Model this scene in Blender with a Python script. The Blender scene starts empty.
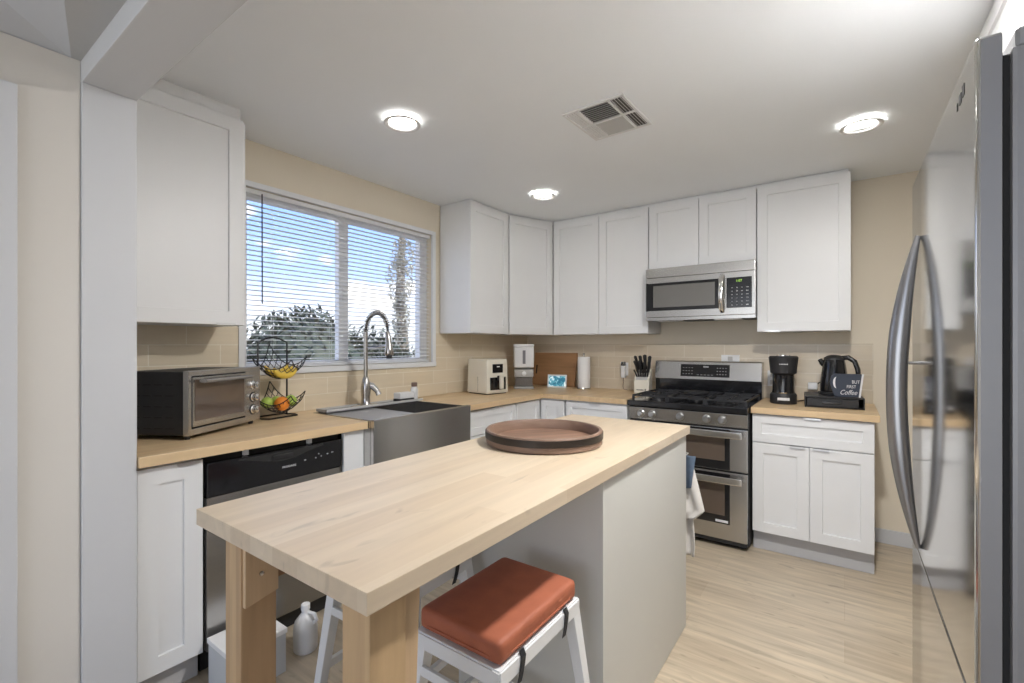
import bpy, bmesh, math, random
from mathutils import Vector, Matrix
from math import pi, sin, cos, radians as R
random.seed(7)
S = bpy.context.scene
COL = S.collection

# ------------------------------------------------------------------ camera, world, sun, area lights, exposure
YAW = 0.6224
cam_d = bpy.data.cameras.new('camera'); cam = bpy.data.objects.new('camera', cam_d); COL.objects.link(cam)
cam_d.sensor_width = 36; cam_d.lens = 36*463.5/1024; cam_d.shift_y = 3.8/1024
cam_d.clip_start = 0.02; cam_d.clip_end = 300
cam.location = (0, 0, 1.304); cam.rotation_euler = (pi/2, 0, YAW)
S.camera = cam

W = bpy.data.worlds.new('sky'); S.world = W; W.use_nodes = True
nt = W.node_tree; nt.nodes.clear()
def N(t, k, **kw):
    n = t.nodes.new(k)
    for a, b in kw.items(): setattr(n, a, b)
    return n
wo = N(nt, 'ShaderNodeOutputWorld'); bg = N(nt, 'ShaderNodeBackground')
tc = N(nt, 'ShaderNodeTexCoord'); sep = N(nt, 'ShaderNodeSeparateXYZ')
nt.links.new(tc.outputs['Generated'], sep.inputs[0])
ramp = N(nt, 'ShaderNodeValToRGB'); e = ramp.color_ramp.elements
e[0].position = 0.0; e[0].color = (.85, .84, .80, 1)
e[1].position = 1.0; e[1].color = (.10, .22, .62, 1)
for p, c_ in ((.04, (.78, .84, .94, 1)), (.14, (.38, .54, .93, 1)), (.30, (.20, .38, .86, 1))):
    q = e.new(p); q.color = c_
nt.links.new(sep.outputs['Z'], ramp.inputs[0])
mp = N(nt, 'ShaderNodeMapping'); mp.inputs['Scale'].default_value = (3.2, 3.2, 9.5); mp.inputs['Location'].default_value = (.4, 1.7, .3)
ns = N(nt, 'ShaderNodeTexNoise'); ns.inputs['Scale'].default_value = 1.6; ns.inputs['Detail'].default_value = 6
nt.links.new(tc.outputs['Generated'], mp.inputs[0]); nt.links.new(mp.outputs[0], ns.inputs['Vector'])
cr = N(nt, 'ShaderNodeValToRGB'); cr.color_ramp.elements[0].position = .50; cr.color_ramp.elements[1].position = .60
nt.links.new(ns.outputs[0], cr.inputs[0])
mx = N(nt, 'ShaderNodeMix', data_type='RGBA'); mx.inputs[7].default_value = (1.0, .99, .97, 1)
nt.links.new(cr.outputs[0], mx.inputs[0]); nt.links.new(ramp.outputs[0], mx.inputs[6])
nt.links.new(mx.outputs[2], bg.inputs[0]); bg.inputs[1].default_value = 1.0
nt.links.new(bg.outputs[0], wo.inputs[0])

def light(name, kind, loc, rot, energy, color=(1, 1, 1), **kw):
    d = bpy.data.lights.new(name, kind); d.energy = energy; d.color = color
    for a, b in kw.items(): setattr(d, a, b)
    o = bpy.data.objects.new(name, d); o.location = loc; o.rotation_euler = rot; COL.objects.link(o); return o
light('sun', 'SUN', (0, 0, 10), (0, R(38), R(10)), 2.2, (1, .96, .88), angle=R(1))
# soft fill lamp added behind the camera, standing in for unseen daylight
light('fill_behind_camera', 'AREA', (-0.6, -3.3, 1.25), (R(90), 0, 0), 14, (.88, .94, 1.0), shape='RECTANGLE', size=3.6, size_y=2.0)
S.view_settings.view_transform = 'Standard'; S.view_settings.look = 'None'
S.view_settings.exposure = 1.06; S.view_settings.gamma = 1; S.view_settings.use_curve_mapping = False

# ------------------------------------------------------------------ materials
def mat(name, col, rough=.5, metal=0, noise=0, nscale=8, stretch=(1, 1, 1), bump=0, emit=None, estr=0, coat=0, trans=0, spec=None, alpha=1, ior=None):
    m = bpy.data.materials.new(name); m.use_nodes = True; t = m.node_tree
    b = t.nodes['Principled BSDF']
    b.inputs['Base Color'].default_value = (*col, 1); b.inputs['Roughness'].default_value = rough; b.inputs['Metallic'].default_value = metal
    if coat: b.inputs['Coat Weight'].default_value = coat; b.inputs['Coat Roughness'].default_value = .08
    if trans: b.inputs['Transmission Weight'].default_value = trans
    if spec is not None: b.inputs['Specular IOR Level'].default_value = spec
    if ior: b.inputs['IOR'].default_value = ior
    if alpha < 1: b.inputs['Alpha'].default_value = alpha
    if emit: b.inputs['Emission Color'].default_value = (*emit, 1); b.inputs['Emission Strength'].default_value = estr
    tc = N(t, 'ShaderNodeTexCoord'); mp = N(t, 'ShaderNodeMapping'); mp.inputs['Scale'].default_value = stretch
    t.links.new(tc.outputs['Object'], mp.inputs[0])
    ns = N(t, 'ShaderNodeTexNoise'); ns.inputs['Scale'].default_value = nscale; ns.inputs['Detail'].default_value = 4
    t.links.new(mp.outputs[0], ns.inputs['Vector'])
    mr = N(t, 'ShaderNodeMapRange'); mr.inputs[3].default_value = 1-noise; mr.inputs[4].default_value = 1+noise*.6
    t.links.new(ns.outputs[0], mr.inputs[0])
    mu = N(t, 'ShaderNodeMix', data_type='RGBA', blend_type='MULTIPLY'); mu.inputs[0].default_value = 1; mu.inputs[6].default_value = (*col, 1)
    t.links.new(mr.outputs[0], mu.inputs[7]); t.links.new(mu.outputs[2], b.inputs['Base Color'])
    if bump:
        bp = N(t, 'ShaderNodeBump'); bp.inputs['Strength'].default_value = bump; bp.inputs['Distance'].default_value = .002
        t.links.new(ns.outputs[0], bp.inputs['Height']); t.links.new(bp.outputs[0], b.inputs['Normal'])
    return m

def planks(name, c1, c2, along, length, width, grain=.25, rough=.4, knots=0, mortar=None, msize=0.0, swirl=0.0, coat=0, vert=False):
    """boards or staves: brick pattern plus stretched grain, along X, Y or Z in object space"""
    m = bpy.data.materials.new(name); m.use_nodes = True; t = m.node_tree; b = t.nodes['Principled BSDF']
    b.inputs['Roughness'].default_value = rough
    if coat: b.inputs['Coat Weight'].default_value = coat
    tc = N(t, 'ShaderNodeTexCoord'); sp = N(t, 'ShaderNodeSeparateXYZ'); cb = N(t, 'ShaderNodeCombineXYZ')
    t.links.new(tc.outputs['Object'], sp.inputs[0])
    ax = {'X': ('X', 'Y', 'Z'), 'Y': ('Y', 'X', 'Z'), 'Z': ('Z', 'X', 'Y'), 'YZ': ('Y', 'Z', 'X'), 'XZ': ('X', 'Z', 'Y')}[along]
    t.links.new(sp.outputs[ax[0]], cb.inputs[0]); t.links.new(sp.outputs[ax[1]], cb.inputs[1]); t.links.new(sp.outputs[ax[2]], cb.inputs[2])
    br = N(t, 'ShaderNodeTexBrick'); br.inputs['Scale'].default_value = 1; br.inputs['Brick Width'].default_value = length
    br.inputs['Row Height'].default_value = width; br.inputs['Mortar Size'].default_value = msize; br.inputs['Mortar Smooth'].default_value = .3
    br.inputs['Color1'].default_value = (*c1, 1); br.inputs['Color2'].default_value = (*c2, 1)
    br.inputs['Mortar'].default_value = (*(mortar or c2), 1); br.offset = .37 if not mortar else .5; br.offset_frequency = 3 if not mortar else 2
    t.links.new(cb.outputs[0], br.inputs['Vector'])
    mp = N(t, 'ShaderNodeMapping'); mp.inputs['Scale'].default_value = (1.2, 14, 14); t.links.new(cb.outputs[0], mp.inputs[0])
    n1 = N(t, 'ShaderNodeTexNoise'); n1.inputs['Scale'].default_value = 2.4; n1.inputs['Detail'].default_value = 6; n1.inputs['Distortion'].default_value = swirl
    t.links.new(mp.outputs[0], n1.inputs['Vector'])
    mr = N(t, 'ShaderNodeMapRange'); mr.inputs[1].default_value = .3; mr.inputs[2].default_value = .7
    mr.inputs[3].default_value = 1-grain; mr.inputs[4].default_value = 1+grain*.35
    t.links.new(n1.outputs[0], mr.inputs[0])
    mu = N(t, 'ShaderNodeMix', data_type='RGBA', blend_type='MULTIPLY'); mu.inputs[0].default_value = 1
    t.links.new(br.outputs[0], mu.inputs[6]); t.links.new(mr.outputs[0], mu.inputs[7])
    out = mu.outputs[2]
    if knots:
        mp2 = N(t, 'ShaderNodeMapping'); mp2.inputs['Scale'].default_value = (4.5, 13, 6); t.links.new(cb.outputs[0], mp2.inputs[0])
        n2 = N(t, 'ShaderNodeTexNoise'); n2.inputs['Scale'].default_value = 1.9; n2.inputs['Detail'].default_value = 2; n2.inputs['Distortion'].default_value = .6
        t.links.new(mp2.outputs[0], n2.inputs['Vector'])
        k = N(t, 'ShaderNodeMapRange'); k.inputs[1].default_value = .66; k.inputs[2].default_value = .76; k.inputs[3].default_value = 1; k.inputs[4].default_value = 1-knots
        t.links.new(n2.outputs[0], k.inputs[0])
        m2 = N(t, 'ShaderNodeMix', data_type='RGBA', blend_type='MULTIPLY'); m2.inputs[0].default_value = 1
        t.links.new(out, m2.inputs[6]); t.links.new(k.outputs[0], m2.inputs[7]); out = m2.outputs[2]
    t.links.new(out, b.inputs['Base Color'])
    if mortar:
        bp = N(t, 'ShaderNodeBump'); bp.inputs['Strength'].default_value = .35; bp.inputs['Distance'].default_value = .002; bp.invert = True
        t.links.new(br.outputs['Fac'], bp.inputs['Height']); t.links.new(bp.outputs[0], b.inputs['Normal'])
    return m

M = {}
M['pull'] = mat('pull_satin', (.70, .70, .70), .30, 1)
M['cab'] = mat('cabinet_white', (.79, .795, .80), .38, noise=.02)
M['icab'] = mat('island_panel', (.58, .575, .54), .45, noise=.02)
M['toe'] = mat('toe_kick_grey', (.50, .50, .51), .5)
M['wallb'] = mat('wall_beige', (.78, .705, .58), .85, noise=.03, nscale=3)
M['wallg'] = mat('wall_greige', (.70, .67, .62), .85, noise=.03, nscale=3)
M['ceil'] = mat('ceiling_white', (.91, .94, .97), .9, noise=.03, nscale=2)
M['ceils'] = mat('ceiling_daylit', (.56, .58, .62), .9)  # living room slope: daylight put into the paler colour
M['ceilg'] = mat('ceiling_shaded', (.48, .48, .48), .9)  # ceiling beside the beam: shade put into the darker colour
M['trimw'] = mat('trim_white', (.62, .63, .65), .5)
M['floor'] = planks('floor_oak', (.575, .485, .365), (.50, .41, .30), 'X', 1.22, .18, grain=.26, rough=.32, knots=.30, mortar=(.48, .38, .27), msize=.0012, swirl=.6)
M['counter'] = planks('counter_block_y', (.74, .55, .33), (.66, .47, .27), 'Y', .45, .045, grain=.10, rough=.38)
M['counterx'] = planks('counter_block_x', (.74, .55, .33), (.66, .47, .27), 'X', .45, .045, grain=.10, rough=.38)
M['island'] = planks('island_block', (.62, .515, .385), (.55, .44, .315), 'Y', .62, .085, grain=.09, rough=.36, knots=.20, swirl=.5)
M['post'] = planks('post_pine', (.52, .36, .20), (.44, .29, .16), 'Z', 2, .03, grain=.18, rough=.5)
M['bracket'] = planks('bracket_pine', (.58, .41, .25), (.54, .38, .22), 'Z', 2, .05, grain=.2, rough=.5)
M['bracketd'] = planks('bracket_dark', (.33, .19, .10), (.30, .17, .09), 'Z', 2, .05, grain=.2, rough=.5)
M['tileL'] = planks('tile_left_lit', (.77, .67, .51), (.73, .63, .47), 'YZ', .305, .1005, grain=.05, rough=.22, mortar=(.86, .79, .66), msize=.0026)  # same tile as the back wall, colour lightened for the window light
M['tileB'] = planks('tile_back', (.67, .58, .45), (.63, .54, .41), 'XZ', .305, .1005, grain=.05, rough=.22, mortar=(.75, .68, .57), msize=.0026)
M['steel'] = mat('stainless', (.50, .49, .48), .27, 1, noise=.10, nscale=3, stretch=(1, 1, 60))
M['steelh'] = mat('stainless_h', (.53, .52, .505), .27, 1, noise=.08, nscale=3, stretch=(1, 60, 60))
M['fridge'] = mat('fridge_steel', (.68, .68, .67), .12, 1, noise=.03, nscale=2)
M['fridgeside'] = mat('fridge_side', (.27, .27, .28), .40, .3)
M['handle'] = mat('handle_steel', (.33, .33, .34), .30, 1)
M['chrome'] = mat('chrome', (.78, .78, .78), .12, 1)
M['nickel'] = mat('nickel', (.46, .44, .42), .22, 1)
M['black'] = mat('black_gloss', (.012, .012, .014), .14, coat=.3)
M['blackm'] = mat('black_matte', (.02, .02, .022), .5)
M['iron'] = mat('cast_iron', (.018, .018, .02), .45, bump=.4, nscale=60)
M['dglass'] = mat('dark_glass', (.055, .05, .05), .06, coat=.6)
M['bglass'] = mat('oven_glass', (.12, .09, .07), .07, coat=.6)
M['white'] = mat('white_plastic', (.78, .78, .78), .35)
M['cream'] = mat('cream_plastic', (.74, .70, .60), .35)
M['paper'] = mat('paper_white', (.82, .82, .82), .9, bump=.3, nscale=80)
M['dark_in'] = mat('dark_gap', (.02, .02, .02), .8)
M['cush'] = mat('cushion_rust', (.37, .11, .055), .62, noise=.22, nscale=25, bump=.3)
M['stoolw'] = mat('stool_white', (.72, .73, .74), .35)
M['strap'] = mat('strap_black', (.015, .015, .018), .6)
M['trayw'] = planks('tray_wood', (.26, .15, .10), (.17, .10, .07), 'X', 1, .06, grain=.35, rough=.5)
M['trayo'] = mat('tray_outer', (.22, .14, .10), .5, noise=.3, nscale=14, stretch=(1, 1, 6))
M['trayrim'] = mat('tray_rim', (.20, .13, .10), .45, noise=.25, nscale=20)
M['band'] = mat('tray_band', (.045, .038, .034), .4, .7)
M['banana'] = mat('banana', (.80, .56, .08), .45, noise=.12, nscale=15)
M['orange'] = mat('orange_peel', (.85, .27, .03), .5, bump=.5, nscale=120)
M['apple'] = mat('green_apple', (.42, .58, .10), .35, noise=.2, nscale=10)
M['wire'] = mat('wire_black', (.015, .014, .014), .4, .3)
M['board'] = planks('cutting_board', (.45, .25, .12), (.36, .19, .09), 'X', 2, .06, grain=.2, rough=.45)
M['sign'] = mat('sign_navy', (.035, .045, .07), .55)
M['screen'] = None
M['blue'] = mat('towel_blue', (.10, .14, .20), .9, noise=.3, nscale=70, bump=.6)
M['towel'] = mat('towel_cream', (.66, .63, .59), .9, noise=.08, nscale=40, bump=.6)
M['lamp'] = mat('lamp_disc', (1, 1, 1), .5, emit=(1, .97, .9), estr=14)
M['slat'] = mat('blind_slat', (.80, .80, .80), .5)
M['vinyl'] = mat('vinyl_white', (.78, .79, .80), .4)
M['leaf'] = mat('leaf', (.055, .075, .055), .7, noise=.5, nscale=5)
M['leaf2'] = mat('leaf_pale', (.46, .45, .38), .8, noise=.5, nscale=4)
M['bark'] = mat('bark', (.20, .17, .13), .9, noise=.4, nscale=9)
M['ground'] = mat('dry_ground', (.55, .52, .46), .9, noise=.2, nscale=1)
M['hill'] = mat('hill', (.60, .60, .53), .95, noise=.25, nscale=.3)
M['green'] = mat('display_green', (.1, .3, .05), .4, emit=(.45, .75, .10), estr=.6)
M['mark'] = mat('print_pale', (.75, .75, .76), .5)
M['markd'] = mat('print_grey', (.35, .35, .36), .5)
M['knob'] = mat('knob_steel', (.55, .55, .55), .3, 1)
M['clear'] = mat('smoky_plastic', (.50, .48, .46), .12, trans=.75, ior=1.2)
M['cap'] = mat('brown_cap', (.16, .10, .08), .5)
M['ventdark'] = mat('vent_dark', (.10, .095, .09), .7)
M['ventgrey'] = mat('vent_louver', (.50, .49, .47), .6)
g = bpy.data.materials.new('window_glass'); g.use_nodes = True; t = g.node_tree; t.nodes.clear()
o_ = N(t, 'ShaderNodeOutputMaterial'); tr = N(t, 'ShaderNodeBsdfTransparent'); gl = N(t, 'ShaderNodeBsdfGlossy'); gl.inputs['Roughness'].default_value = .02
ms = N(t, 'ShaderNodeMixShader'); ms.inputs[0].default_value = .06
t.links.new(tr.outputs[0], ms.inputs[1]); t.links.new(gl.outputs[0], ms.inputs[2]); t.links.new(ms.outputs[0], o_.inputs[0]); M['glass'] = g
# picture on the little screen: a breaking wave in blues
m = bpy.data.materials.new('wave_picture'); m.use_nodes = True; t = m.node_tree; b = t.nodes['Principled BSDF']
tcn = N(t, 'ShaderNodeTexCoord'); n = N(t, 'ShaderNodeTexNoise'); n.inputs['Scale'].default_value = 22; n.inputs['Distortion'].default_value = 1.5
r = N(t, 'ShaderNodeValToRGB'); r.color_ramp.elements[0].color = (.02, .14, .22, 1); r.color_ramp.elements[0].position = .40
r.color_ramp.elements[1].color = (.70, .80, .82, 1); r.color_ramp.elements[1].position = .62; q = r.color_ramp.elements.new(.52); q.color = (.10, .36, .46, 1)
t.links.new(tcn.outputs['Object'], n.inputs['Vector']); t.links.new(n.outputs[0], r.inputs[0]); t.links.new(r.outputs[0], b.inputs['Base Color'])
t.links.new(r.outputs[0], b.inputs['Emission Color']); b.inputs['Emission Strength'].default_value = .3; M['screen'] = m

# ------------------------------------------------------------------ mesh helpers
def box(bm, x0, x1, y0, y1, z0, z1, bev=0, seg=2, mtx=None):
    b2 = bmesh.new() if bev or mtx else bm
    v = [b2.verts.new((x, y, z)) for x in (x0, x1) for y in (y0, y1) for z in (z0, z1)]
    for f in ((0, 1, 3, 2), (4, 6, 7, 5), (0, 4, 5, 1), (2, 3, 7, 6), (0, 2, 6, 4), (1, 5, 7, 3)):
        b2.faces.new([v[i] for i in f])
    if b2 is not bm:
        if bev: bmesh.ops.bevel(b2, geom=list(b2.edges), offset=bev, segments=seg, profile=.7, affect='EDGES', clamp_overlap=True)
        if mtx: bmesh.ops.transform(b2, matrix=mtx, verts=b2.verts)
        merge(bm, b2)
    return bm
def merge(bm, b2):
    me = bpy.data.meshes.new('tmp'); b2.to_mesh(me); b2.free(); bm.from_mesh(me); bpy.data.meshes.remove(me)
def B(*a, **k): return box(bmesh.new(), *a, **k)
def tube(bm, pts, r, seg=10, closed=False, rz=None, cap=True):
    """tube along pts; r a number or list; rz optional second radius factor"""
    pts = [Vector(p) for p in pts]; n = len(pts); rings = []
    up = Vector((0, 0, 1)); prev = None
    for i, p in enumerate(pts):
        if closed: d = pts[(i+1) % n]-pts[i-1]
        else: d = pts[min(i+1, n-1)]-pts[max(i-1, 0)]
        d.normalize()
        if prev is None:
            a = d.cross(up)
            if a.length < .1: a = d.cross(Vector((1, 0, 0)))
        else: a = prev-d*prev.dot(d)
        a.normalize(); prev = a; b = d.cross(a)
        rr = r[i] if isinstance(r, (list, tuple)) else r
        rings.append([bm.verts.new(p+a*rr*cos(2*pi*k/seg)+b*rr*(rz or 1)*sin(2*pi*k/seg)) for k in range(seg)])
    for i in range(n if closed else n-1):
        A, C = rings[i], rings[(i+1) % n]
        for k in range(seg): bm.faces.new((A[k], A[(k+1) % seg], C[(k+1) % seg], C[k]))
    if cap and not closed:
        bm.faces.new(rings[0][::-1]); bm.faces.new(rings[-1])
    return bm
def lathe(bm, prof, seg=32, c=(0, 0, 0), axis='Z', cap=True):
    rings = []
    for r, z in prof:
        ring = []
        for k in range(seg):
            a = 2*pi*k/seg
            v = (r*cos(a), r*sin(a), z)
            if axis == 'Y': v = (v[0], -v[2], v[1])      # axis towards -Y
            if axis == 'X': v = (v[2], v[0], v[1])
            ring.append(bm.verts.new((v[0]+c[0], v[1]+c[1], v[2]+c[2])))
        rings.append(ring)
    for i in range(len(rings)-1):
        for k in range(seg): bm.faces.new((rings[i][k], rings[i][(k+1) % seg], rings[i+1][(k+1) % seg], rings[i+1][k]))
    if cap:
        for rg, fl in ((rings[0], 1), (rings[-1], 0)):
            bm.faces.new(rg[::-1] if fl else rg)
    return bm
def prism(bm, pts, axis, a0, a1):
    """extrude a 2-D outline along axis"""
    def P(p, a): return {'X': (a, p[0], p[1]), 'Y': (p[0], a, p[1]), 'Z': (p[0], p[1], a)}[axis]
    A = [bm.verts.new(P(p, a0)) for p in pts]; C = [bm.verts.new(P(p, a1)) for p in pts]; n = len(pts)
    bm.faces.new(A); bm.faces.new(C[::-1])
    for i in range(n): bm.faces.new((A[i], C[i], C[(i+1) % n], A[(i+1) % n]))
    return bm
def obj(name, bm, m, parent=None, smooth=False, loc=None, rz=0, mod=None, bevel=0, label=None):
    bmesh.ops.recalc_face_normals(bm, faces=bm.faces)
    me = bpy.data.meshes.new(name); bm.to_mesh(me); bm.free()
    if isinstance(m, str): m = M[m]
    me.materials.append(m)
    o = bpy.data.objects.new(name, me); COL.objects.link(o)
    if parent: o.parent = parent
    if loc: o.location = loc
    if rz: o.rotation_euler = (0, 0, rz)
    if smooth:
        me.shade_smooth(); me.set_sharp_from_angle(angle=R(40))
    if bevel:
        b = o.modifiers.new('bevel', 'BEVEL'); b.width = bevel; b.segments = 2; b.limit_method = 'ANGLE'; b.angle_limit = R(50)
    if label: o['label'] = label
    return o
def tag(o, label, cat, group=None, kind=None):
    o['label'] = label; o['category'] = cat
    if group: o['group'] = group
    if kind: o['kind'] = kind
    return o
def thing(name, label, cat, loc=(0, 0, 0), rz=0, group=None):
    o = bpy.data.objects.new(name, None); COL.objects.link(o); o.empty_display_size = .1
    o.location = loc; o.rotation_euler = (0, 0, rz); return tag(o, label, cat, group)
def struct(name, bm, m, parent=None, label=None, **k):
    o = obj(name, bm, m, parent, **k)
    if not parent:
        o['kind'] = 'structure'
        if label: o['label'] = label
    return o
def dup(root, loc, rz, label, group=None):
    r = root.copy(); COL.objects.link(r); r.location = loc; r.rotation_euler = (0, 0, rz); r['label'] = label
    if group: r['group'] = group
    for ch in list(root.children):
        c = ch.copy(); COL.objects.link(c); c.parent = r
        for g_ in ch.children:
            d = g_.copy(); COL.objects.link(d); d.parent = c
    return r
def text(name, s, m, parent, loc, rot, size, ext=.0004, align='CENTER', shear=0):
    cu = bpy.data.curves.new(name, 'FONT'); cu.body = s; cu.size = size; cu.extrude = ext; cu.align_x = align; cu.align_y = 'CENTER'; cu.shear = shear
    cu.resolution_u = 3
    to = bpy.data.objects.new('tmp', cu); COL.objects.link(to)
    dg = bpy.context.evaluated_depsgraph_get(); me = bpy.data.meshes.new_from_object(to.evaluated_get(dg))
    bpy.data.objects.remove(to); me.materials.clear(); me.materials.append(M[m] if isinstance(m, str) else m)
    o = bpy.data.objects.new(name, me); COL.objects.link(o); o.parent = parent; o.location = loc; o.rotation_euler = rot
    return o

# ------------------------------------------------------------------ key dimensions
XW = -2.63; YW = 3.92; ZC = 2.42; ZT = .914; ZU = .876     # left wall, back wall, ceiling, worktop top/underside
WY0, WY1, WZ0, WZ1 = 1.19, 2.58, 1.175, 2.165              # window opening
# ------------------------------------------------------------------ the setting
struct('floor', B(-4.2, 1.3, -3.6, 4.05, -.06, 0), 'floor')
struct('ceiling', B(-2.75, 1.3, .48, 4.05, ZC, ZC+.06), 'ceil')
bm = bmesh.new()
box(bm, XW-.13, XW, .42, WY0, 0, ZC); box(bm, XW-.13, XW, WY1, YW+.13, 0, ZC)
box(bm, XW-.13, XW, WY0, WY1, 0, WZ0); box(bm, XW-.13, XW, WY0, WY1, WZ1, ZC)
struct('wall_left', bm, 'wallb')
struct('wall_back', B(XW, 1.3, YW, YW+.13, 0, ZC), 'wallb')
struct('wall_right', B(1.1, 1.23, -3.6, YW, 0, ZC), 'wallg')
# stub wall with the white pilaster, its beam, and the living room behind the camera
struct('trim_1', B(-2.62, -2.0, .406, .55, 0, 2.155, bev=.004), 'trimw', label='white painted end post of the opening between living room and kitchen')
struct('trim_2', B(-2.62, 1.1, .406, .55, 2.155, 2.42, bev=.004), 'trimw', label='white painted ceiling beam over the kitchen opening')
struct('wall_living', B(-2.15, -2.012, -3.6, .405, 0, 2.225), 'wallg')
bm = bmesh.new()
box(bm, -2.15, -1.2, -3.5, -3.38, 2.06, 2.225); 
box(bm, -2.6, -2.1, -3.5, -3.38, 0, 2.225); box(bm, .95, 1.23, -3.5, -3.38, 0, 2.225); box(bm, -2.15, .95, -3.5, -3.38, 2.16, 2.225)
struct('wall_front', bm, 'wallg')
# living room ceiling: flat beside the beam, pitched beyond; shade and daylight put into two tones
bm = bmesh.new()
v = [bm.verts.new(p) for p in ((-2.16, .41, 2.225), (1.2, .41, 2.225), (1.2, .10, 2.225), (-1.70, .31, 2.225), (-2.02, .385, 2.225), (-2.16, .40, 2.225))]
bm.faces.new(v)
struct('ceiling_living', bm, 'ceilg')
bm = bmesh.new()
v = [bm.verts.new(p) for p in ((-2.16, .40, 2.225), (-2.02, .385, 2.225), (-1.70, .31, 2.225), (1.2, .10, 2.225), (1.2, -3.6, 3.0), (-2.16, -3.6, 2.225))]
bm.faces.new((v[0], v[1], v[5])); bm.faces.new((v[1], v[2], v[4], v[5])); bm.faces.new((v[2], v[3], v[4]))
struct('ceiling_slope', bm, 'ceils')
# door beside the pilaster in the living room: casing + slab, only its edge is in the frame
dr = struct('door_1', B(-2.0125, -1.992, -.66, .262, 0, 2.078, bev=.002), 'trimw', label='white door casing on the living room wall')
obj('door_panel', B(-1.992, -1.984, -.60, .20, .02, 2.03, bev=.003), 'trimw', dr)
# backsplash tiles
bm = bmesh.new()
box(bm, XW, XW+.010, .56, WY0-.035, ZT, 1.40); box(bm, XW, XW+.010, WY0-.035, WY1+.035, ZT, 1.135)
box(bm, XW, XW+.010, WY1+.035, YW, ZT, 1.40)
struct('wall_tile_left', bm, 'tileL')
struct('wall_tile_back', B(XW+.010, .155, YW-.010, YW, ZT-.3, 1.315), 'tileB')
struct('baseboard_back', B(.10, 1.1, YW-.014, YW, 0, .092, bev=.004), 'trimw')
struct('baseboard_living', B(-2.0125, -2.004, .262, .385, 0, .09, bev=.003), 'trimw')
# cabinet-coloured strips above the wall cabinets
ZCT = 2.358
struct('trim_4', B(XW, -2.325, .56, 1.035, ZCT-.01, ZC), 'cab', label='filler strip above the left wall cabinet')
bm = bmesh.new()
prism(bm, [(XW, 2.68), (-2.322, 2.68), (-2.322, 3.17), (-2.14, 3.622), (.02, 3.622), (.02, YW), (XW, YW)], 'Z', 2.395, ZC)
struct('trim_5', bm, 'cab', label='filler strip above the corner and back wall cabinets')

# window
wf = B(XW-.005, XW+.016, WY0-.035, WY1+.035, WZ1, WZ1+.030, bev=.002)
box(wf, XW-.005, XW+.016, WY0-.035, WY0, WZ0-.02, WZ1, bev=.002); box(wf, XW-.005, XW+.016, WY1, WY1+.035, WZ0-.02, WZ1, bev=.002)
win = struct('window_1', wf, 'vinyl', label='white sliding window above the sink')
bm = bmesh.new()
for a in ((WY0, WY1, WZ1-.045, WZ1), (WY0, WY1, WZ0, WZ0+.035), (WY0, WY0+.035, WZ0+.035, WZ1-.045), (WY1-.075, WY1, WZ0+.035, WZ1-.045)):
    box(bm, XW-.10, XW-.05, *a, bev=.003)
obj('window_frame', bm, 'vinyl', win)
bm = bmesh.new()
box(bm, XW-.09, XW-.045, 1.795, 1.865, WZ0+.035, WZ1-.045, bev=.003)
obj('window_mullion', bm, 'vinyl', win)
bm = bmesh.new(); box(bm, XW-.045, XW-.035, 1.815, 1.845, 1.60, 1.68, bev=.003)
obj('window_latch', bm, 'vinyl', win)
obj('window_pane', B(XW-.076, XW-.072, WY0+.035, 1.797, WZ0+.035, WZ1-.045), 'glass', win)
obj('window_pane', B(XW-.066, XW-.062, 1.863, WY1-.075, WZ0+.035, WZ1-.045), 'glass', win)
obj('window_sill', B(XW-.12, XW+.022, WY0-.035, WY1+.035, WZ0-.035, WZ0, bev=.004), 'vinyl', win)
# blind
bl = thing('window_blind', 'white horizontal mini blind hanging open in the window above the sink', 'blind', (XW-.02, WY0, WZ0))
H_ = WZ1-WZ0; L_ = WY1-WY0
obj('headrail', B(-.018, .012, .006, L_-.006, H_-.028, H_-.002, bev=.002), 'vinyl', bl)
bm = bmesh.new(); z = .022; 
while z < H_-.034:
    w = .0128
    vs = []
    for (dx, dz) in ((-w, -.0016), (-w*.5, .0006), (0, .0015), (w*.5, .0006), (w, -.0016)):
        vs.append((bm.verts.new((dx-.002, .010, z+dz+dx*.02)), bm.verts.new((dx-.002, L_-.010, z+dz+dx*.02))))
    for i in range(4): bm.faces.new((vs[i][0], vs[i+1][0], vs[i+1][1], vs[i][1]))
    z += .0275
sl = obj('slats', bm, 'slat', bl); sm = sl.modifiers.new('thick', 'SOLIDIFY'); sm.thickness = .0016
obj('bottom_rail', B(-.014, .010, .010, L_-.010, .002, .014, bev=.003), 'vinyl', bl)
bm = bmesh.new()
for yy in (.16, L_*.38, L_*.66, L_-.16):
    for xx in (-.0135, .0095): tube(bm, [(xx, yy, .01), (xx, yy, H_-.02)], .0006, 5)
obj('ladder_cord', bm, 'vinyl', bl)
obj('wand', tube(bmesh.new(), [(.016, .095, H_-.02), (.018, .095, .36)], .0035, 8), 'blackm', bl, label='dark tilt wand')

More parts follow.
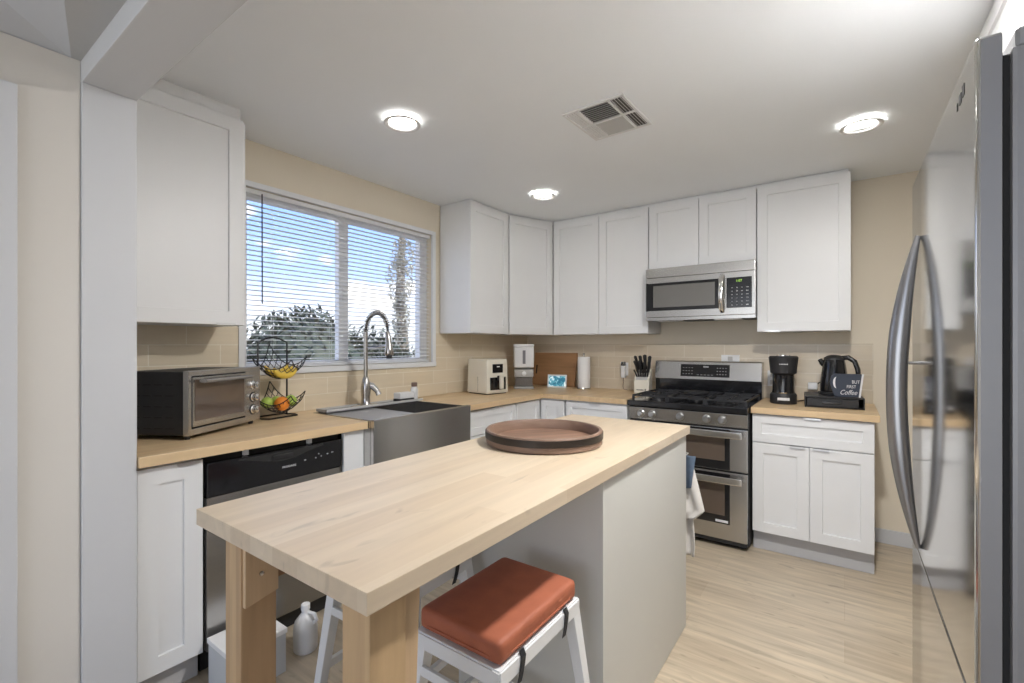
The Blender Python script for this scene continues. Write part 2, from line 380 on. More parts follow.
# ------------------------------------------------------------------ outdoors
struct('ground', B(-60, -2.9, -30, 60, -.35, -.25), 'ground')
bm = bmesh.new()
n = 40
for k in range(n+1):
    a = pi*.30+pi*.75*k/n; rr = 46
    h = 3.7+.6*sin(k*.5)+.4*sin(k*1.3)
    for q_, (dr_, hz) in enumerate(((0, -1), (4, h*.75), (9, h), (16, h*.9))):
        bm.verts.new(((rr+dr_)*cos(a), (rr+dr_)*sin(a), hz))
bm.verts.ensure_lookup_table()
for k in range(n):
    for q_ in range(3): bm.faces.new([bm.verts[i] for i in (4*k+q_, 4*k+q_+1, 4*k+5+q_, 4*k+4+q_)])
struct('ground_hill', bm, 'hill', smooth=True)
def leafball(bm, blobs, n, s):
    for _ in range(n):
        c, r_ = random.choice(blobs); d = Vector((random.gauss(0, 1), random.gauss(0, 1), random.gauss(0, 1))).normalized()
        p = Vector(c)+Vector((d.x*r_[0], d.y*r_[1], d.z*r_[2]))*random.uniform(.72, 1.03)
        if p.z < -.24: continue
        q = Matrix.Rotation(random.uniform(0, 6.28), 3, 'Z') @ Matrix.Rotation(random.uniform(-1.2, 1.2), 3, 'X')
        k = s*random.uniform(.6, 1.3)
        vs = [bm.verts.new(p+q @ Vector(v_)*k) for v_ in ((0, -1, 0), (.42, -.1, .12), (0, 1, 0), (-.42, -.1, .12))]
        bm.faces.new((vs[0], vs[1], vs[2])); bm.faces.new((vs[0], vs[2], vs[3]))
def core(bm, blobs, k=.8):
    for c, r_ in blobs:
        b2 = bmesh.new(); bmesh.ops.create_icosphere(b2, subdivisions=3, radius=1)
        for v_ in b2.verts:
            f_ = k*(1+.10*sin(v_.co.x*7+c[0]*3)*cos(v_.co.z*6+c[1]))
            v_.co = Vector((v_.co.x*r_[0]*f_+c[0], v_.co.y*r_[1]*f_+c[1], v_.co.z*r_[2]*f_+c[2]))
        merge(bm, b2)
bush = thing('shrub', 'large dark green leafy shrub outside the window', 'bush', (-5.0, 2.95, -.42))
bl_ = [((0, 0, 1.05), (.85, 1.0, 1.1)), ((.1, -.95, .65), (.7, .8, .8)), ((0, .9, .95), (.7, .75, 1.0)), ((-.2, .1, 1.45), (.65, .75, .72)), ((.1, .75, 1.15), (.6, .6, .7)), ((.1, -.7, 1.05), (.55, .5, .6)), ((.2, -1.7, .5), (.5, .6, .6)), ((.1,1.6,.8),(.5,.55,.85))]
bm = bmesh.new(); leafball(bm, bl_, 16000, .055); core(bm, bl_, .80); obj('foliage', bm, 'leaf', bush)
obj('stem', tube(bmesh.new(), [(0, 0, 0), (.05, .1, .5), (0, 0, .9)], [.08, .06, .04], 8), 'bark', bush)
tree = thing('tree', 'slender tree with sparse leaves standing beyond the shrub outside the window', 'tree', (-7.1, 6.15, -.35))
obj('trunk', tube(bmesh.new(), [(0, 0, 0), (.05, .03, 1.4), (-.04, 0, 2.6), (.02, .02, 4.0)], [.14, .11, .09, .05], 8), 'bark', tree, smooth=True)
bt = [((0, .0, 2.2), (.16, .18, .5)), ((.03, -.06, 2.9), (.24, .28, .5)), ((-.03, .08, 3.4), (.22, .26, .4)), ((0, 0, 1.6), (.14, .16, .4))]
bm = bmesh.new(); leafball(bm, bt, 1700, .05); obj('foliage', bm, 'leaf2', tree)

# ------------------------------------------------------------------ recessed lights and vent
def downlight(x, y, label):
    t_ = thing('recessed_light', label, 'ceiling light', (x, y, ZC), group='recessed ceiling lights')
    obj('trim_ring', lathe(bmesh.new(), [(.088, 0), (.090, -.004), (.086, -.007), (.074, -.006), (.068, -.001), (.068, .0)], 40, cap=False), 'white', t_, smooth=True)
    obj('lamp_disc', lathe(bmesh.new(), [(.069, -.0015), (.03, -.0035), (.002, -.004)], 40, cap=True), 'lamp', t_, smooth=True)
    light('downlight_lamp', 'AREA', (x, y, ZC-.02), (0, 0, 0), 24, (1, .98, .955), shape='DISK', size=.13).parent = t_
    t_.children[-1].location = (0, 0, -.02)
    return t_
downlight(-1.775, 1.545, 'round recessed ceiling light nearest the left wall cabinet beside the window')
downlight(-1.80, 2.90, 'round recessed ceiling light in front of the corner wall cabinets, smallest in view')
downlight(.067, 2.90, 'round recessed ceiling light at the right, near the refrigerator')
light('downlight_lamp', 'AREA', (-.01, 1.545, ZC-.02), (0, 0, 0), 24, (1, .98, .955), shape='DISK', size=.13)
vt = thing('ceiling_vent', 'square white four-way air vent with dark louvres on the ceiling', 'vent', (-.945, 2.125, ZC), R(-2))
bm = bmesh.new()
a, b_, w = .155, .175, .014
for (x0, x1, y0, y1) in ((-a, a, -b_, -b_+w), (-a, a, b_-w, b_), (-a, -a+w, -b_, b_), (a-w, a, -b_, b_), (-.085, -.073, -b_, b_), (.073, .085, -b_, b_), (-a, a, -.006, .006)):
    box(bm, x0, x1, y0, y1, -.010, -.001, bev=.002)
obj('vent_frame', bm, 'white', vt)
obj('vent_backing', B(-a+.004, a-.004, -b_+.004, b_-.004, -.0035, -.001), 'ventdark', vt)
def louvers(x0, x1, y0, y1, alongx, n, tilt, m):
    bm = bmesh.new()
    for i in range(n):
        if alongx:
            yc = y0+(i+.5)*(y1-y0)/n; mt = Matrix.Translation((0, yc, -.006)) @ Matrix.Rotation(tilt, 4, 'X'); box(bm, x0, x1, -.005, .005, -.0006, .0006, mtx=mt)
        else:
            xc = x0+(i+.5)*(x1-x0)/n; mt = Matrix.Translation((xc, 0, -.006)) @ Matrix.Rotation(tilt, 4, 'Y'); box(bm, -.005, .005, y0, y1, -.0006, .0006, mtx=mt)
    obj('louver_bank', bm, m, vt)
louvers(-.073, .073, -.160, -.006, True, 9, .9, 'ventgrey'); louvers(-.073, .073, .006, .160, True, 9, -.7, 'ventgrey')
louvers(-.141, -.085, -.16, -.006, False, 4, -.35, 'white'); louvers(-.141, -.085, .006, .16, False, 4, -.35, 'white')
louvers(.085, .141, -.16, -.006, False, 4, .8, 'white'); louvers(.085, .141, .006, .16, False, 4, .8, 'white')

# ------------------------------------------------------------------ cabinets (local: x along the front, -y is the front, z up)
def shaker(w, h, t=.020, rail=.062, rec=.009):
    bm = bmesh.new()
    rail = min(rail, h*.30, w*.30)
    def ring(i, y): return [bm.verts.new(p) for p in ((i, y, i), (w-i, y, i), (w-i, y, h-i), (i, y, h-i))]
    e = .0015
    r0 = ring(0, t); r1 = ring(0, e); r2 = ring(e, 0); r3 = ring(rail, 0); r4 = ring(rail+.002, rec)
    for A, C in ((r0, r1), (r1, r2), (r2, r3), (r3, r4)):
        for k in range(4): bm.faces.new((A[k], A[(k+1) % 4], C[(k+1) % 4], C[k]))
    bm.faces.new(r4); bm.faces.new(r0[::-1])
    return bm
def front(name, root, x0, x1, z0, z1, pull=None, lab=None, y=0.0):
    o = obj(name, shaker(x1-x0, z1-z0), 'cab', root, loc=(x0, y, z0))
    if pull:
        side, px, pw = pull
        zz = (z1-z0) if side == 't' else 0.0
        s_ = 1 if side == 't' else -1
        bm = bmesh.new()
        box(bm, px-pw/2, px+pw/2, -.012, .012, min(zz, zz+s_*.002), max(zz, zz+s_*.002))
        box(bm, px-pw/2, px+pw/2, -.013, -.010, min(zz-s_*.008, zz+s_*.002), max(zz-s_*.008, zz+s_*.002))
        obj('handle', bm, 'pull', o, label='thin chrome edge pull')
    return o
def cabinet(name, label, loc, rz, w, d, z0, z1, group, toe=True, extra=None):
    t_ = thing(name, label, 'cabinet', (*loc, 0), rz, group)
    g_ = .0015
    bm = B(g_, w-g_, .0205, d, z0, z1, bev=.001)
    obj('body', bm, 'cab', t_)
    if toe: obj('toe_kick', B(g_, w-g_, .055, .075, .002, z0), 'toe', t_, label='grey toe kick')
    return t_
BG = 'white shaker base cabinets'; UG = 'white shaker wall cabinets'
# left run: front faces +X at X=-2.02 ; local x -> +Y
XL = -2.022; HP = pi/2; dl = abs(XW-XL)-.012
c = cabinet('base_cabinet', 'white base cabinet left of the dishwasher, beside the white post', (XL, .553), HP, .212, dl, .105, ZU, BG)
front('door', c, .003, .209, .112, .862, ('t', .155, .075))
c = cabinet('base_cabinet', 'white base cabinet under the farmhouse sink', (XL, 1.385), HP, .885, dl, .105, .66, BG)
obj('side_stile', B(.0, .116, .0, .02, .105, ZU, bev=.001), 'cab', c); obj('side_stile', B(.865, .885, .0, .02, .105, ZU, bev=.001), 'cab', c)
front('door', c, .101, .480, .112, .652, ('t', .33, .08)); front('door', c, .484, .862, .112, .652, ('t', .05, .08))
c = cabinet('base_cabinet', 'white drawer base cabinet right of the farmhouse sink', (XL, 2.273), HP, .60, dl, .105, ZU, BG)
front('drawer', c, .003, .597, .695, .862, ('t', .32, .09)); front('drawer', c, .003, .597, .405, .690, ('t', .297, .09)); front('drawer', c, .003, .597, .112, .400, ('t', .297, .09))
# corner base
YB = 3.212
cc = thing('base_cabinet', 'white corner base cabinet with two narrow folding doors', 'cabinet', (XL, YB, 0), 0, BG)
bm = bmesh.new(); xw = XW-XL+.012; yw = YW-YB-.012
prism(bm, [(xw, -.336), (-.0205, -.336), (-.0205, .0205), (.224, .0205), (.224, yw), (xw, yw)], 'Z', .105, ZU); obj('body', bm, 'cab', cc)
bm = bmesh.new(); box(bm, -.075, -.055, -.336, .055, .002, .105); box(bm, -.055, .224, .055, .075, .002, .105); obj('toe_kick', bm, 'toe', cc)
d1 = obj('door', shaker(.325, .75, rail=.05), 'cab', cc, loc=(0, -.331, .112), rz=HP)
d2 = obj('door', shaker(.212, .75, rail=.05), 'cab', cc, loc=(.008, 0, .112))
c = cabinet('base_cabinet', 'white drawer base cabinet between corner cabinet and stove', (-1.790, YB), 0, .512, YW-YB-.012, .105, ZU, BG)
front('drawer', c, .008, .509, .715, .862, ('t', .25, .09)); front('door', c, .008, .509, .112, .710, ('t', .4, .09))
YR = 3.285
c = cabinet('base_cabinet', 'white base cabinet right of the stove with one drawer over two doors', (-.479, YR), 0, .618, YW-YR-.012, .125, ZU, BG)
front('drawer', c, .003, .615, .696, .868, ('t', .32, .085)); front('door', c, .003, .307, .130, .690, ('t', .245, .08)); front('door', c, .311, .615, .130, .690, ('t', .055, .08))
# wall cabinets
XU = -2.30; ZB = 1.398; du = abs(XW-XU)-.012
c = cabinet('wall_cabinet', 'white single-door wall cabinet left of the window above the toaster oven', (XU, .555), HP, .500, du, ZB, ZCT, UG, toe=False)
front('door', c, .002, .482, ZB, ZCT, ('b', .40, .08))
c = cabinet('wall_cabinet', 'white single-door wall cabinet right of the window with its side toward the room', (XU, 2.666), HP, .490, du, ZB, 2.398, UG, toe=False)
front('door', c, .002, .488, ZB, 2.398, ('b', .06, .08))
# diagonal corner
P0 = Vector((-2.30, 3.160)); P1 = Vector((-2.135, 3.60)); dv = P1-P0; ang = math.atan2(dv.y, dv.x); wd = dv.length
cd = thing('wall_cabinet', 'white angled corner wall cabinet above the air fryer and dispenser', 'cabinet', (P0.x, P0.y, 0), 0, UG)
bm = bmesh.new(); nx, ny = sin(ang), -cos(ang)
k = .021
prism(bm, [(-.012-nx*0, 0), (dv.x-nx*k*0-.0, dv.y+.012), (dv.x, YW-.012-P0.y), (XW+.012-P0.x, YW-.012-P0.y), (XW+.012-P0.x, 0)], 'Z', ZB, 2.398)
bmesh.ops.translate(bm, verts=bm.verts, vec=(-.008, 0, 0))
obj('body', bm, 'cab', cd)
dd = obj('door', shaker(wd-.008, 2.398-ZB), 'cab', cd, loc=(nx*.008+cos(ang)*.004, ny*.008+sin(ang)*.004, ZB), rz=ang)
YU = 3.60; dub = YW-.012-YU
c = cabinet('wall_cabinet', 'white two-door wall cabinet between the angled corner and the microwave', (-2.127, YU), 0, .868, dub, ZB, 2.398, UG, toe=False)
front('door', c, .002, .442, ZB, 2.398, ('b', .38, .08)); front('door', c, .446, .866, ZB, 2.398, ('b', .06, .08))
c = cabinet('wall_cabinet', 'short white two-door wall cabinet above the microwave', (-1.255, YU), 0, .758, dub, 1.895, 2.398, UG, toe=False)
front('door', c, .002, .374, 1.895, 2.398); front('door', c, .378, .756, 1.895, 2.398)
c = cabinet('wall_cabinet', 'wide white single-door wall cabinet right of the microwave', (-.494, YU), 0, .528, dub, ZB, 2.398, UG, toe=False)
front('door', c, .002, .526, ZB, 2.398, ('b', .10, .08))
# cabinet over the fridge: faces -X ; local x -> -Y
c = cabinet('wall_cabinet', 'white wall cabinet above the refrigerator', (.387, 2.30), -HP, 1.45, .70, 1.885, ZC-.003, UG, toe=False)
front('door', c, .002, .430, 1.89, 2.40); front('door', c, .440, .930, 1.89, 2.40); front('door', c, .934, 1.445, 1.89, 2.40)

# ------------------------------------------------------------------ worktops
XF = -1.985; YF = 3.195
SY0, SY1, SXB = 1.500, 2.255, -2.49
bm = bmesh.new()
prism(bm, [(XW+.011, .552), (XF, .552), (XF, SY0), (SXB, SY0), (SXB, SY1), (XF, SY1), (XF, YF), (-1.276, YF), (-1.276, YW-.011), (XW+.011, YW-.011)], 'Z', ZU, ZT)
o = obj('countertop', bm, 'counter', bevel=.002)
tag(o, 'butcher block worktop wrapping the corner from the white post to the stove', 'countertop')
o = obj('countertop', B(-.482, .160, 3.262, YW-.011, ZU, ZT, bev=.002), 'counterx')
tag(o, 'short butcher block worktop right of the stove under the coffee maker', 'countertop')

# ------------------------------------------------------------------ sink, faucet, caddy
sk = thing('farmhouse_sink', 'stainless apron-front farmhouse sink under the window', 'sink', (-1.94, SY0+.003, .66))
w = SY1-SY0-.006; dx = SXB+1.94+.003
bm = bmesh.new()
box(bm, -.032, 0, 0, w, 0, .262, bev=.006)
box(bm, dx, -.032, 0, .018, .02, .2565); box(bm, dx, -.032, w-.018, w, .02, .2565); box(bm, dx, dx+.05, .018, w-.018, .02, .2565); box(bm, dx+.05, -.032, .018, w-.018, .02, .035)
obj('basin', bm, 'steelh', sk)
obj('basin_divider', B(dx+.05, -.034, .36, .375, .035, .225, bev=.003), 'steelh', sk)
obj('roll_mat', B(dx+.06, -.04, .02, .35, .244, .252, bev=.002), 'markd', sk, label='grey drainboard over the left bowl')
bm = lathe(bmesh.new(), [(.045, 0), (.043, .004), (.02, .002), (.002, .001)], 24, c=(-.28, .56, .036)); obj('drain', bm, 'chrome', sk, smooth=True)
obj('sink_ledge', B(dx-.0, dx+.09, .03, w-.03, .256, .262, bev=.002), 'steel', sk)
fx, fy, fz = -2.475, 1.812, ZT+.008
fa = thing('kitchen_faucet', 'brushed nickel spring-neck pull-down faucet behind the sink', 'faucet', (fx+.055, fy, fz+.0058))
obj('deck_plate', B(-.03, .03, -.09, .09, 0, .006, bev=.003), 'nickel', fa)
obj('faucet_body', lathe(bmesh.new(), [(.034, .006), (.030, .012), (.026, .05), (.030, .09), (.029, .12), (.022, .16), (.014, .18)], 24), 'nickel', fa, smooth=True)
obj('neck_pipe', tube(bmesh.new(), [(0, 0, .16), (0, 0, .46)], .013, 14), 'nickel', fa, smooth=True)
arc = [(.105-.105*cos(a_), 0, .46+.115*sin(a_)) for a_ in [pi*i/16 for i in range(15)]]
arc.append((.212, 0, .43))
obj('neck_hose', tube(bmesh.new(), arc, .007, 10), 'blackm', fa, smooth=True)
bm = bmesh.new()                           # spring coils around the arch
def arcp(s):
    a_ = pi*s
    return Vector((.105-.105*cos(a_), 0, .46+.115*sin(a_))), Vector((sin(a_), 0, 1.1*cos(a_))).normalized()
pts = []
nc = 24
for i in range(nc*10+1):
    s_ = i/(nc*10)*.93; p, d = arcp(s_); a_ = 2*pi*i/10; sd = Vector((0, 1, 0)); up2 = d.cross(sd)
    pts.append(p+sd*.0135*cos(a_)+up2*.0135*sin(a_))
tube(bm, pts, .0026, 6); obj('neck_spring', bm, 'nickel', fa, smooth=True)
obj('spray_head', tube(bmesh.new(), [(.205, 0, .455), (.213, 0, .42), (.217, 0, .385), (.220, 0, .355), (.221, 0, .325), (.222, 0, .317)], [.013, .017, .019, .024, .028, .024], 18), 'nickel', fa, smooth=True)
obj('spray_nozzle', tube(bmesh.new(), [(.222, 0, .317), (.222, 0, .298)], .017, 16), 'blackm', fa)
obj('support_arm', tube(bmesh.new(), [(0, 0, .36), (.10, 0, .362), (.197, 0, .372)], .005, 8), 'nickel', fa)
obj('lever', tube(bmesh.new(), [(0, .015, .125), (.012, .040, .12), (.030, .062, .09), (.038, .070, .065)], [.024, .021, .017, .018], 12), 'chrome', fa, smooth=True)
mt_ = thing('faucet_mat', 'long grey drip mat around the faucet base behind the sink', 'mat', (-2.48, 1.515, ZT+.0085))
obj('mat_base', B(0, .105, 0, .737, 0, .005, bev=.002), 'markd', mt_); obj('mat_rim', box(box(B(0, .006, 0, .737, .005, .016, bev=.002), .099, .105, 0, .737, .005, .016, bev=.002), .0, .105, 0, .006, .005, .016, bev=.002), 'ventgrey', mt_)
cd_ = thing('sponge_caddy', 'small white and black sponge caddy beside the faucet', 'caddy', (-2.43, 2.128, ZT+.0137), 0)
obj('caddy_base', B(-.035, .035, -.062, .062, 0, .018, bev=.004), 'blackm', cd_)
obj('caddy_box', B(-.034, .034, -.060, .060, .0185, .058, bev=.006), 'white', cd_)
bo = thing('soap_bottle', 'white soap bottle with a brown cap right of the sponge caddy', 'bottle', (-2.428, 2.220, ZT+.0137))
obj('bottle_body', lathe(bmesh.new(), [(.022, 0), (.025, .004), (.025, .07), (.020, .085), (.016, .09)], 24), 'white', bo, smooth=True)
obj('cap', lathe(bmesh.new(), [(.019, .0905), (.020, .093), (.020, .115), (.018, .118)], 24), 'cap', bo, smooth=True)

# ------------------------------------------------------------------ dishwasher (front +X)
dw = thing('dishwasher', 'stainless dishwasher with a black control panel', 'dishwasher', (XL-.008, .772, 0), HP)
w = .606
obj('tub', B(.004, w-.004, .028, .56, .10, .868, bev=.002), 'dark_in', dw)
obj('door_panel', B(.006, w-.006, 0, .028, .100, .703, bev=.004), 'steel', dw)
bm = bmesh.new()   # control panel with a scooped finger pull
box(bm, .006, w-.006, -.006, .027, .706, .840, bev=.004)
cp = obj('control_panel', bm, 'black', dw)
bm = bmesh.new()
prism(bm, [(.12+.38*i/14, .828-.034*sin(pi*i/14)**1.5) for i in range(15)]+[(.50, .834), (.12, .834)], 'Y', -.0075, -.0058); obj('handle_pocket', bm, 'dark_in', cp)
bm = bmesh.new(); box(bm, .26, .35, -.014, -.004, .806, .822, bev=.003); obj('latch', bm, 'blackm', cp)
text('brand_text', 'FRIGIDAIRE', 'mark', cp, (.335, -.0065, .762), (pi/2, 0, 0), .0125)
for x_, z_, s_ in ((.405, .772, .010), (.46, .772, .006), (.475, .788, .006), (.488, .775, .006), (.52, .780, .008), (.545, .783, .010)): obj('indicator_mark', B(x_, x_+s_, -.0068, -.0058, z_, z_+.005), 'markd', cp)
for gx in (.15, .435): obj('mounting_clip', B(gx, gx+.018, .01, .03, .843, .866), 'mark', dw)
obj('toe_kick', B(.004, w-.004, .06, .075, .003, .098), 'blackm', dw)

# ------------------------------------------------------------------ stove
sx0, sx1, sy = -1.270, -.490, 3.215
st = thing('gas_range', 'stainless double-oven gas stove with black cooktop', 'stove', (sx0, sy, 0)); w = sx1-sx0
obj('body', B(0, w, .030, .68, .03, .868, bev=.003), 'blackm', st)
for fx_ in (.04, w-.04): 
    for fy_ in (.08, .6): obj('foot', lathe(bmesh.new(), [(.018, 0), (.018, .03)], 12, c=(fx_, fy_, 0)), 'blackm', st)
bm = bmesh.new(); prism(bm, [(.03, .776), (0, .780), (-.012, .865), (.03, .872)], 'X', .004, w-.004); obj('control_fascia', bm, 'steelh', st, bevel=.002)
def oven_door(z0, z1, gz0, gz1, name, hz, lab):
    d_ = obj('oven_door', B(.004, w-.004, 0, .028, z0, z1, bev=.004), 'steelh', st, label=lab)
    obj('door_glass', B(.10, w-.105, -.003, .002, gz0, gz1, bev=.001), 'black', d_)
    obj('window', B(.15, w-.135, -.0045, -.0032, gz0+.055, gz1-.035, bev=.0005), 'bglass', d_)
    bm = bmesh.new(); box(bm, .028, w-.028, -.062, -.046, hz-.022, hz+.022, bev=.007, seg=3)
    for xx in (.055, w-.055): box(bm, xx-.010, xx+.010, -.05, -.001, hz-.012, hz+.012, bev=.003)
    obj('handle', bm, 'chrome', d_, smooth=True)
oven_door(.500, .768, .505, .764, 'u', .738, 'short upper oven door')
oven_door(.055, .490, .155, .478, 'l', .448, 'tall lower oven door')
obj('door_badge', B(w-.19, w-.115, -.0055, -.0046, .165, .180), 'mark', st)
obj('kick_panel', B(.006, w-.006, .012, .03, .028, .05), 'blackm', st)
for i, kx in enumerate((.095, .175, .365, .535, .63)):
    kn = obj('knob', lathe(bmesh.new(), [(.026, .0), (.026, .006), (.021, .010), (.019, .030), (.016, .033)], 24, axis='Y', c=(kx, -.004, .823)), 'knob', st, smooth=True)
    obj('knob_grip', B(kx-.004, kx+.004, -.042, -.034, .806, .840, bev=.001), 'knob', kn)
bm = bmesh.new(); box(bm, -.001, w+.001, -.018, .60, .872, .912, bev=.006); obj('cooktop', bm, 'black', st)
for (bx, by, br_) in ((.17, .14, .045), (.17, .44, .038), (.395, .29, .05), (.62, .14, .048), (.62, .44, .036)):
    bu = obj('burner', lathe(bmesh.new(), [(br_+.012, .912), (br_+.010, .918), (br_, .920), (br_, .930), (br_-.006, .934), (.002, .935)], 28, c=(bx, by, 0)), 'iron', st, smooth=True)
for gi, (gx0, gx1) in enumerate(((.02, .268), (.272, .518), (.522, .77))):
    bm = bmesh.new(); g0, g1 = .03, .565; zt = .950
    for yy in (g0, g1, (g0+g1)/2): box(bm, gx0, gx1, yy-.006, yy+.006, zt-.012, zt, bev=.002)
    for xx in (gx0+.006, gx1-.006, (gx0+gx1)/2): box(bm, xx-.006, xx+.006, g0, g1, zt-.012, zt, bev=.002)
    for yy in (.15, .44):
        for s_ in (-1, 1):
            box(bm, (gx0+gx1)/2-.09, (gx0+gx1)/2+.09, yy+s_*.03-.004, yy+s_*.03+.004, zt-.010, zt, bev=.001)
    for xx in (gx0+.006, gx1-.006):
        for yy in (g0, g1): box(bm, xx-.007, xx+.007, yy-.007, yy+.007, .911, zt-.010)
    obj('grate', bm, 'iron', st)
obj('griddle_plate', lathe(bmesh.new(), [(.075, .951), (.085, .955), (.085, .968), (.075, .972), (.002, .972)], 28, c=(.395, .30, 0)), 'iron', st, smooth=True)
bm = bmesh.new(); prism(bm, [(.60, .87), (.595, 1.040), (.68, 1.040), (.68, .87)], 'X', 0, w); obj('backguard_base', bm, 'black', st)
bm = bmesh.new(); prism(bm, [(.573, 1.036), (.60, 1.172), (.612, 1.180), (.68, 1.180), (.68, 1.036)], 'X', -.002, w+.002); bgd = obj('backguard', bm, 'steelh', st, bevel=.003)
tl = math.atan2(.025, .128)
mt = Matrix.Translation((0, .5735, 1.038)) @ Matrix.Rotation(-tl, 4, 'X')
pn = obj('touch_panel', box(bmesh.new(), .205, .565, -.003, .002, .022, .118, bev=.001, mtx=mt), 'black', bgd)
bm = bmesh.new()
random.seed(3)
for i in range(4):
    for j in range(3):
        box(bm, .222+i*.022, .232+i*.022, -.0042, -.003, .040+j*.024, .044+j*.024, mtx=mt); box(bm, .475+i*.020, .483+i*.020, -.0042, -.003, .040+j*.024, .046+j*.024, mtx=mt)
for i in range(5): box(bm, .33+i*.026, .345+i*.026, -.0042, -.003, .034, .038, mtx=mt)
box(bm, .375, .415, -.0042, -.003, .094, .106, mtx=mt)
obj('panel_marks', bm, 'markd', pn)

# ------------------------------------------------------------------ microwave
mw = thing('microwave', 'stainless over-the-range microwave under the short wall cabinet', 'microwave', (-1.245, 3.505, 1.492)); w = .755; h = .395
obj('body', B(.003, w-.003, .03, .40, .004, h-.002, bev=.003), 'blackm', mw)
bm = B(0, w, .0, .03, .325, h, bev=.004); box(bm, 0, w, .002, .03, .0, .022); obj('top_vent_panel', bm, 'steelh', mw)
bm = bmesh.new(); box(bm, 0, w, -.004, .026, .024, .075, bev=.003); box(bm, 0, w, -.004, .026, .278, .322, bev=.003); box(bm, 0, .02, -.004, .026, .07, .285); box(bm, w-.022, w, -.004, .026, .07, .285, bev=.003)
box(bm, .515, .575, -.003, .026, .07, .285)
dm = obj('door_frame', bm, 'steelh', mw)
obj('door_glass', B(.004, .555, -.006, .02, .073, .282, bev=.002), 'black', dm)
obj('window', B(.06, .50, -.0075, -.0062, .098, .262), mat('mw_window', (.17, .165, .155), .16, coat=.5), dm)
obj('handle', tube(bmesh.new(), [(.548, -.01, .045), (.546, -.038, .075), (.546, -.048, .175), (.546, -.038, .275), (.548, -.01, .305)], [.014, .017, .018, .017, .014], 12, rz=.6), 'chrome', dm, smooth=True)
cpn = obj('control_panel', B(.578, w-.022, -.007, .024, .073, .282, bev=.002), 'black', mw)
bm = bmesh.new()
for i in range(4):
    for j in range(6): box(bm, .607+i*.031, .616+i*.031+(.006 if i == 3 else 0), -.0085, -.007, .088+j*.024, .094+j*.024)
obj('keypad_marks', bm, 'markd', cpn)
text('clock', '1:07', 'green', cpn, (.655, -.0078, .257), (pi/2, 0, 0), .022)
for gx in (.08, .48): obj('grease_filter', B(gx, gx+.18, .06, .20, -.006, .004, bev=.002), 'steel', mw)

# ------------------------------------------------------------------ refrigerator (front faces -X)
fr = thing('refrigerator', 'tall stainless bottom-freezer refrigerator at the right edge', 'refrigerator', (.17, 1.035, 0)); wy = .855
obj('body', B(.040, .86, -.004, wy-.005, .03, 1.765, bev=.006), 'fridgeside', fr)
obj('door_gasket', B(.031, .040, .008, wy-.01, .06, 1.76), 'dark_in', fr)
bm = bmesh.new()
def slab(bm, z0, z1, t=.031, b_=.010):
    # door slab with softly rounded vertical edges
    pts = []
    for cx, cy, a0 in ((b_, b_, pi), (t-.002, .002, 1.5*pi), (t-.002, wy-.002, 0), (b_, wy-b_, pi/2)):
        rr = b_ if cx == b_ else .002
        for i in range(6):
            a_ = a0+(pi/2)*i/5; pts.append((cx+rr*cos(a_), cy+rr*sin(a_)))
    prism(bm, pts, 'Z', z0, z1)
slab(bm, .722, 1.795); d_ = obj('refrigerator_door', bm, 'fridge', fr, smooth=True, bevel=.003)
bm = bmesh.new(); slab(bm, .075, .714); fz_ = obj('freezer_drawer', bm, 'fridge', fr, smooth=True, bevel=.003)
obj('door_edge', B(.006, .030, -.0015, .0005, .725, 1.790, bev=.0004), 'fridgeside', d_); obj('door_edge', B(.006, .030, -.0015, .0005, .080, .710, bev=.0004), 'fridgeside', fz_)
hy = wy-.195
pts = []; rr = []
for i in range(33):
    t_ = i/32; s_ = 4*t_*(1-t_)
    pts.append((-.005-.046*s_, hy, .744+.862*t_)); rr.append(.006+.018*min(1, s_*1.15))
hd = obj('handle', tube(bmesh.new(), pts, rr, 14, rz=1.0), 'handle', d_, smooth=True)
obj('handle_post', tube(bmesh.new(), [(-.050, hy, 1.255), (.001, hy, 1.255)], .0045, 10), 'handle', hd)
bm = bmesh.new()
for y_, z_, h__ in ((.082, 1.752, .020), (.092, 1.752, .020), (.108, 1.748, .018), (.118, 1.748, .018), (.140, 1.744, .014)): box(bm, -.0012, 0, y_, y_+.006, z_-h__/2, z_+h__/2)
obj('brand_mark', bm, 'blackm', d_)
obj('hinge_cover', B(.045, .20, .004, .09, 1.766, 1.80, bev=.012, seg=3), 'fridgeside', fr)
obj('base_grille', B(.036, .05, .01, wy-.01, .005, .07), 'blackm', fr)

# ------------------------------------------------------------------ island
ix0, ix1, iy0, iy1, zi = -1.204, -.585, .440, 2.238, .930
isl = thing('kitchen_island', 'kitchen island with thick wooden top, white cabinet end and wooden legs', 'kitchen island', (ix0, iy0, 0)); w = ix1-ix0; l = iy1-iy0
obj('island_top', B(0, w, 0, l, zi-.036, zi, bev=.0018), 'island', isl)
cy0 = 1.312-iy0
bm = bmesh.new(); box(bm, .03, w-.036, cy0+.004, l-.035, .09, zi-.037); obj('cabinet_body', bm, 'cab', isl)
obj('side_panel', B(w-.035, w-.014, cy0, l-.014, .002, zi-.037, bev=.001), 'icab', isl)
obj('side_panel', B(.014, .030, cy0, l-.014, .002, zi-.037, bev=.001), 'icab', isl)
obj('knee_panel', B(.030, w-.035, cy0+.001, cy0+.016, .002, zi-.037, bev=.001), 'icab', isl)
obj('end_panel', B(.030, w-.035, l-.034, l-.014, .002, zi-.037, bev=.001), 'icab', isl)
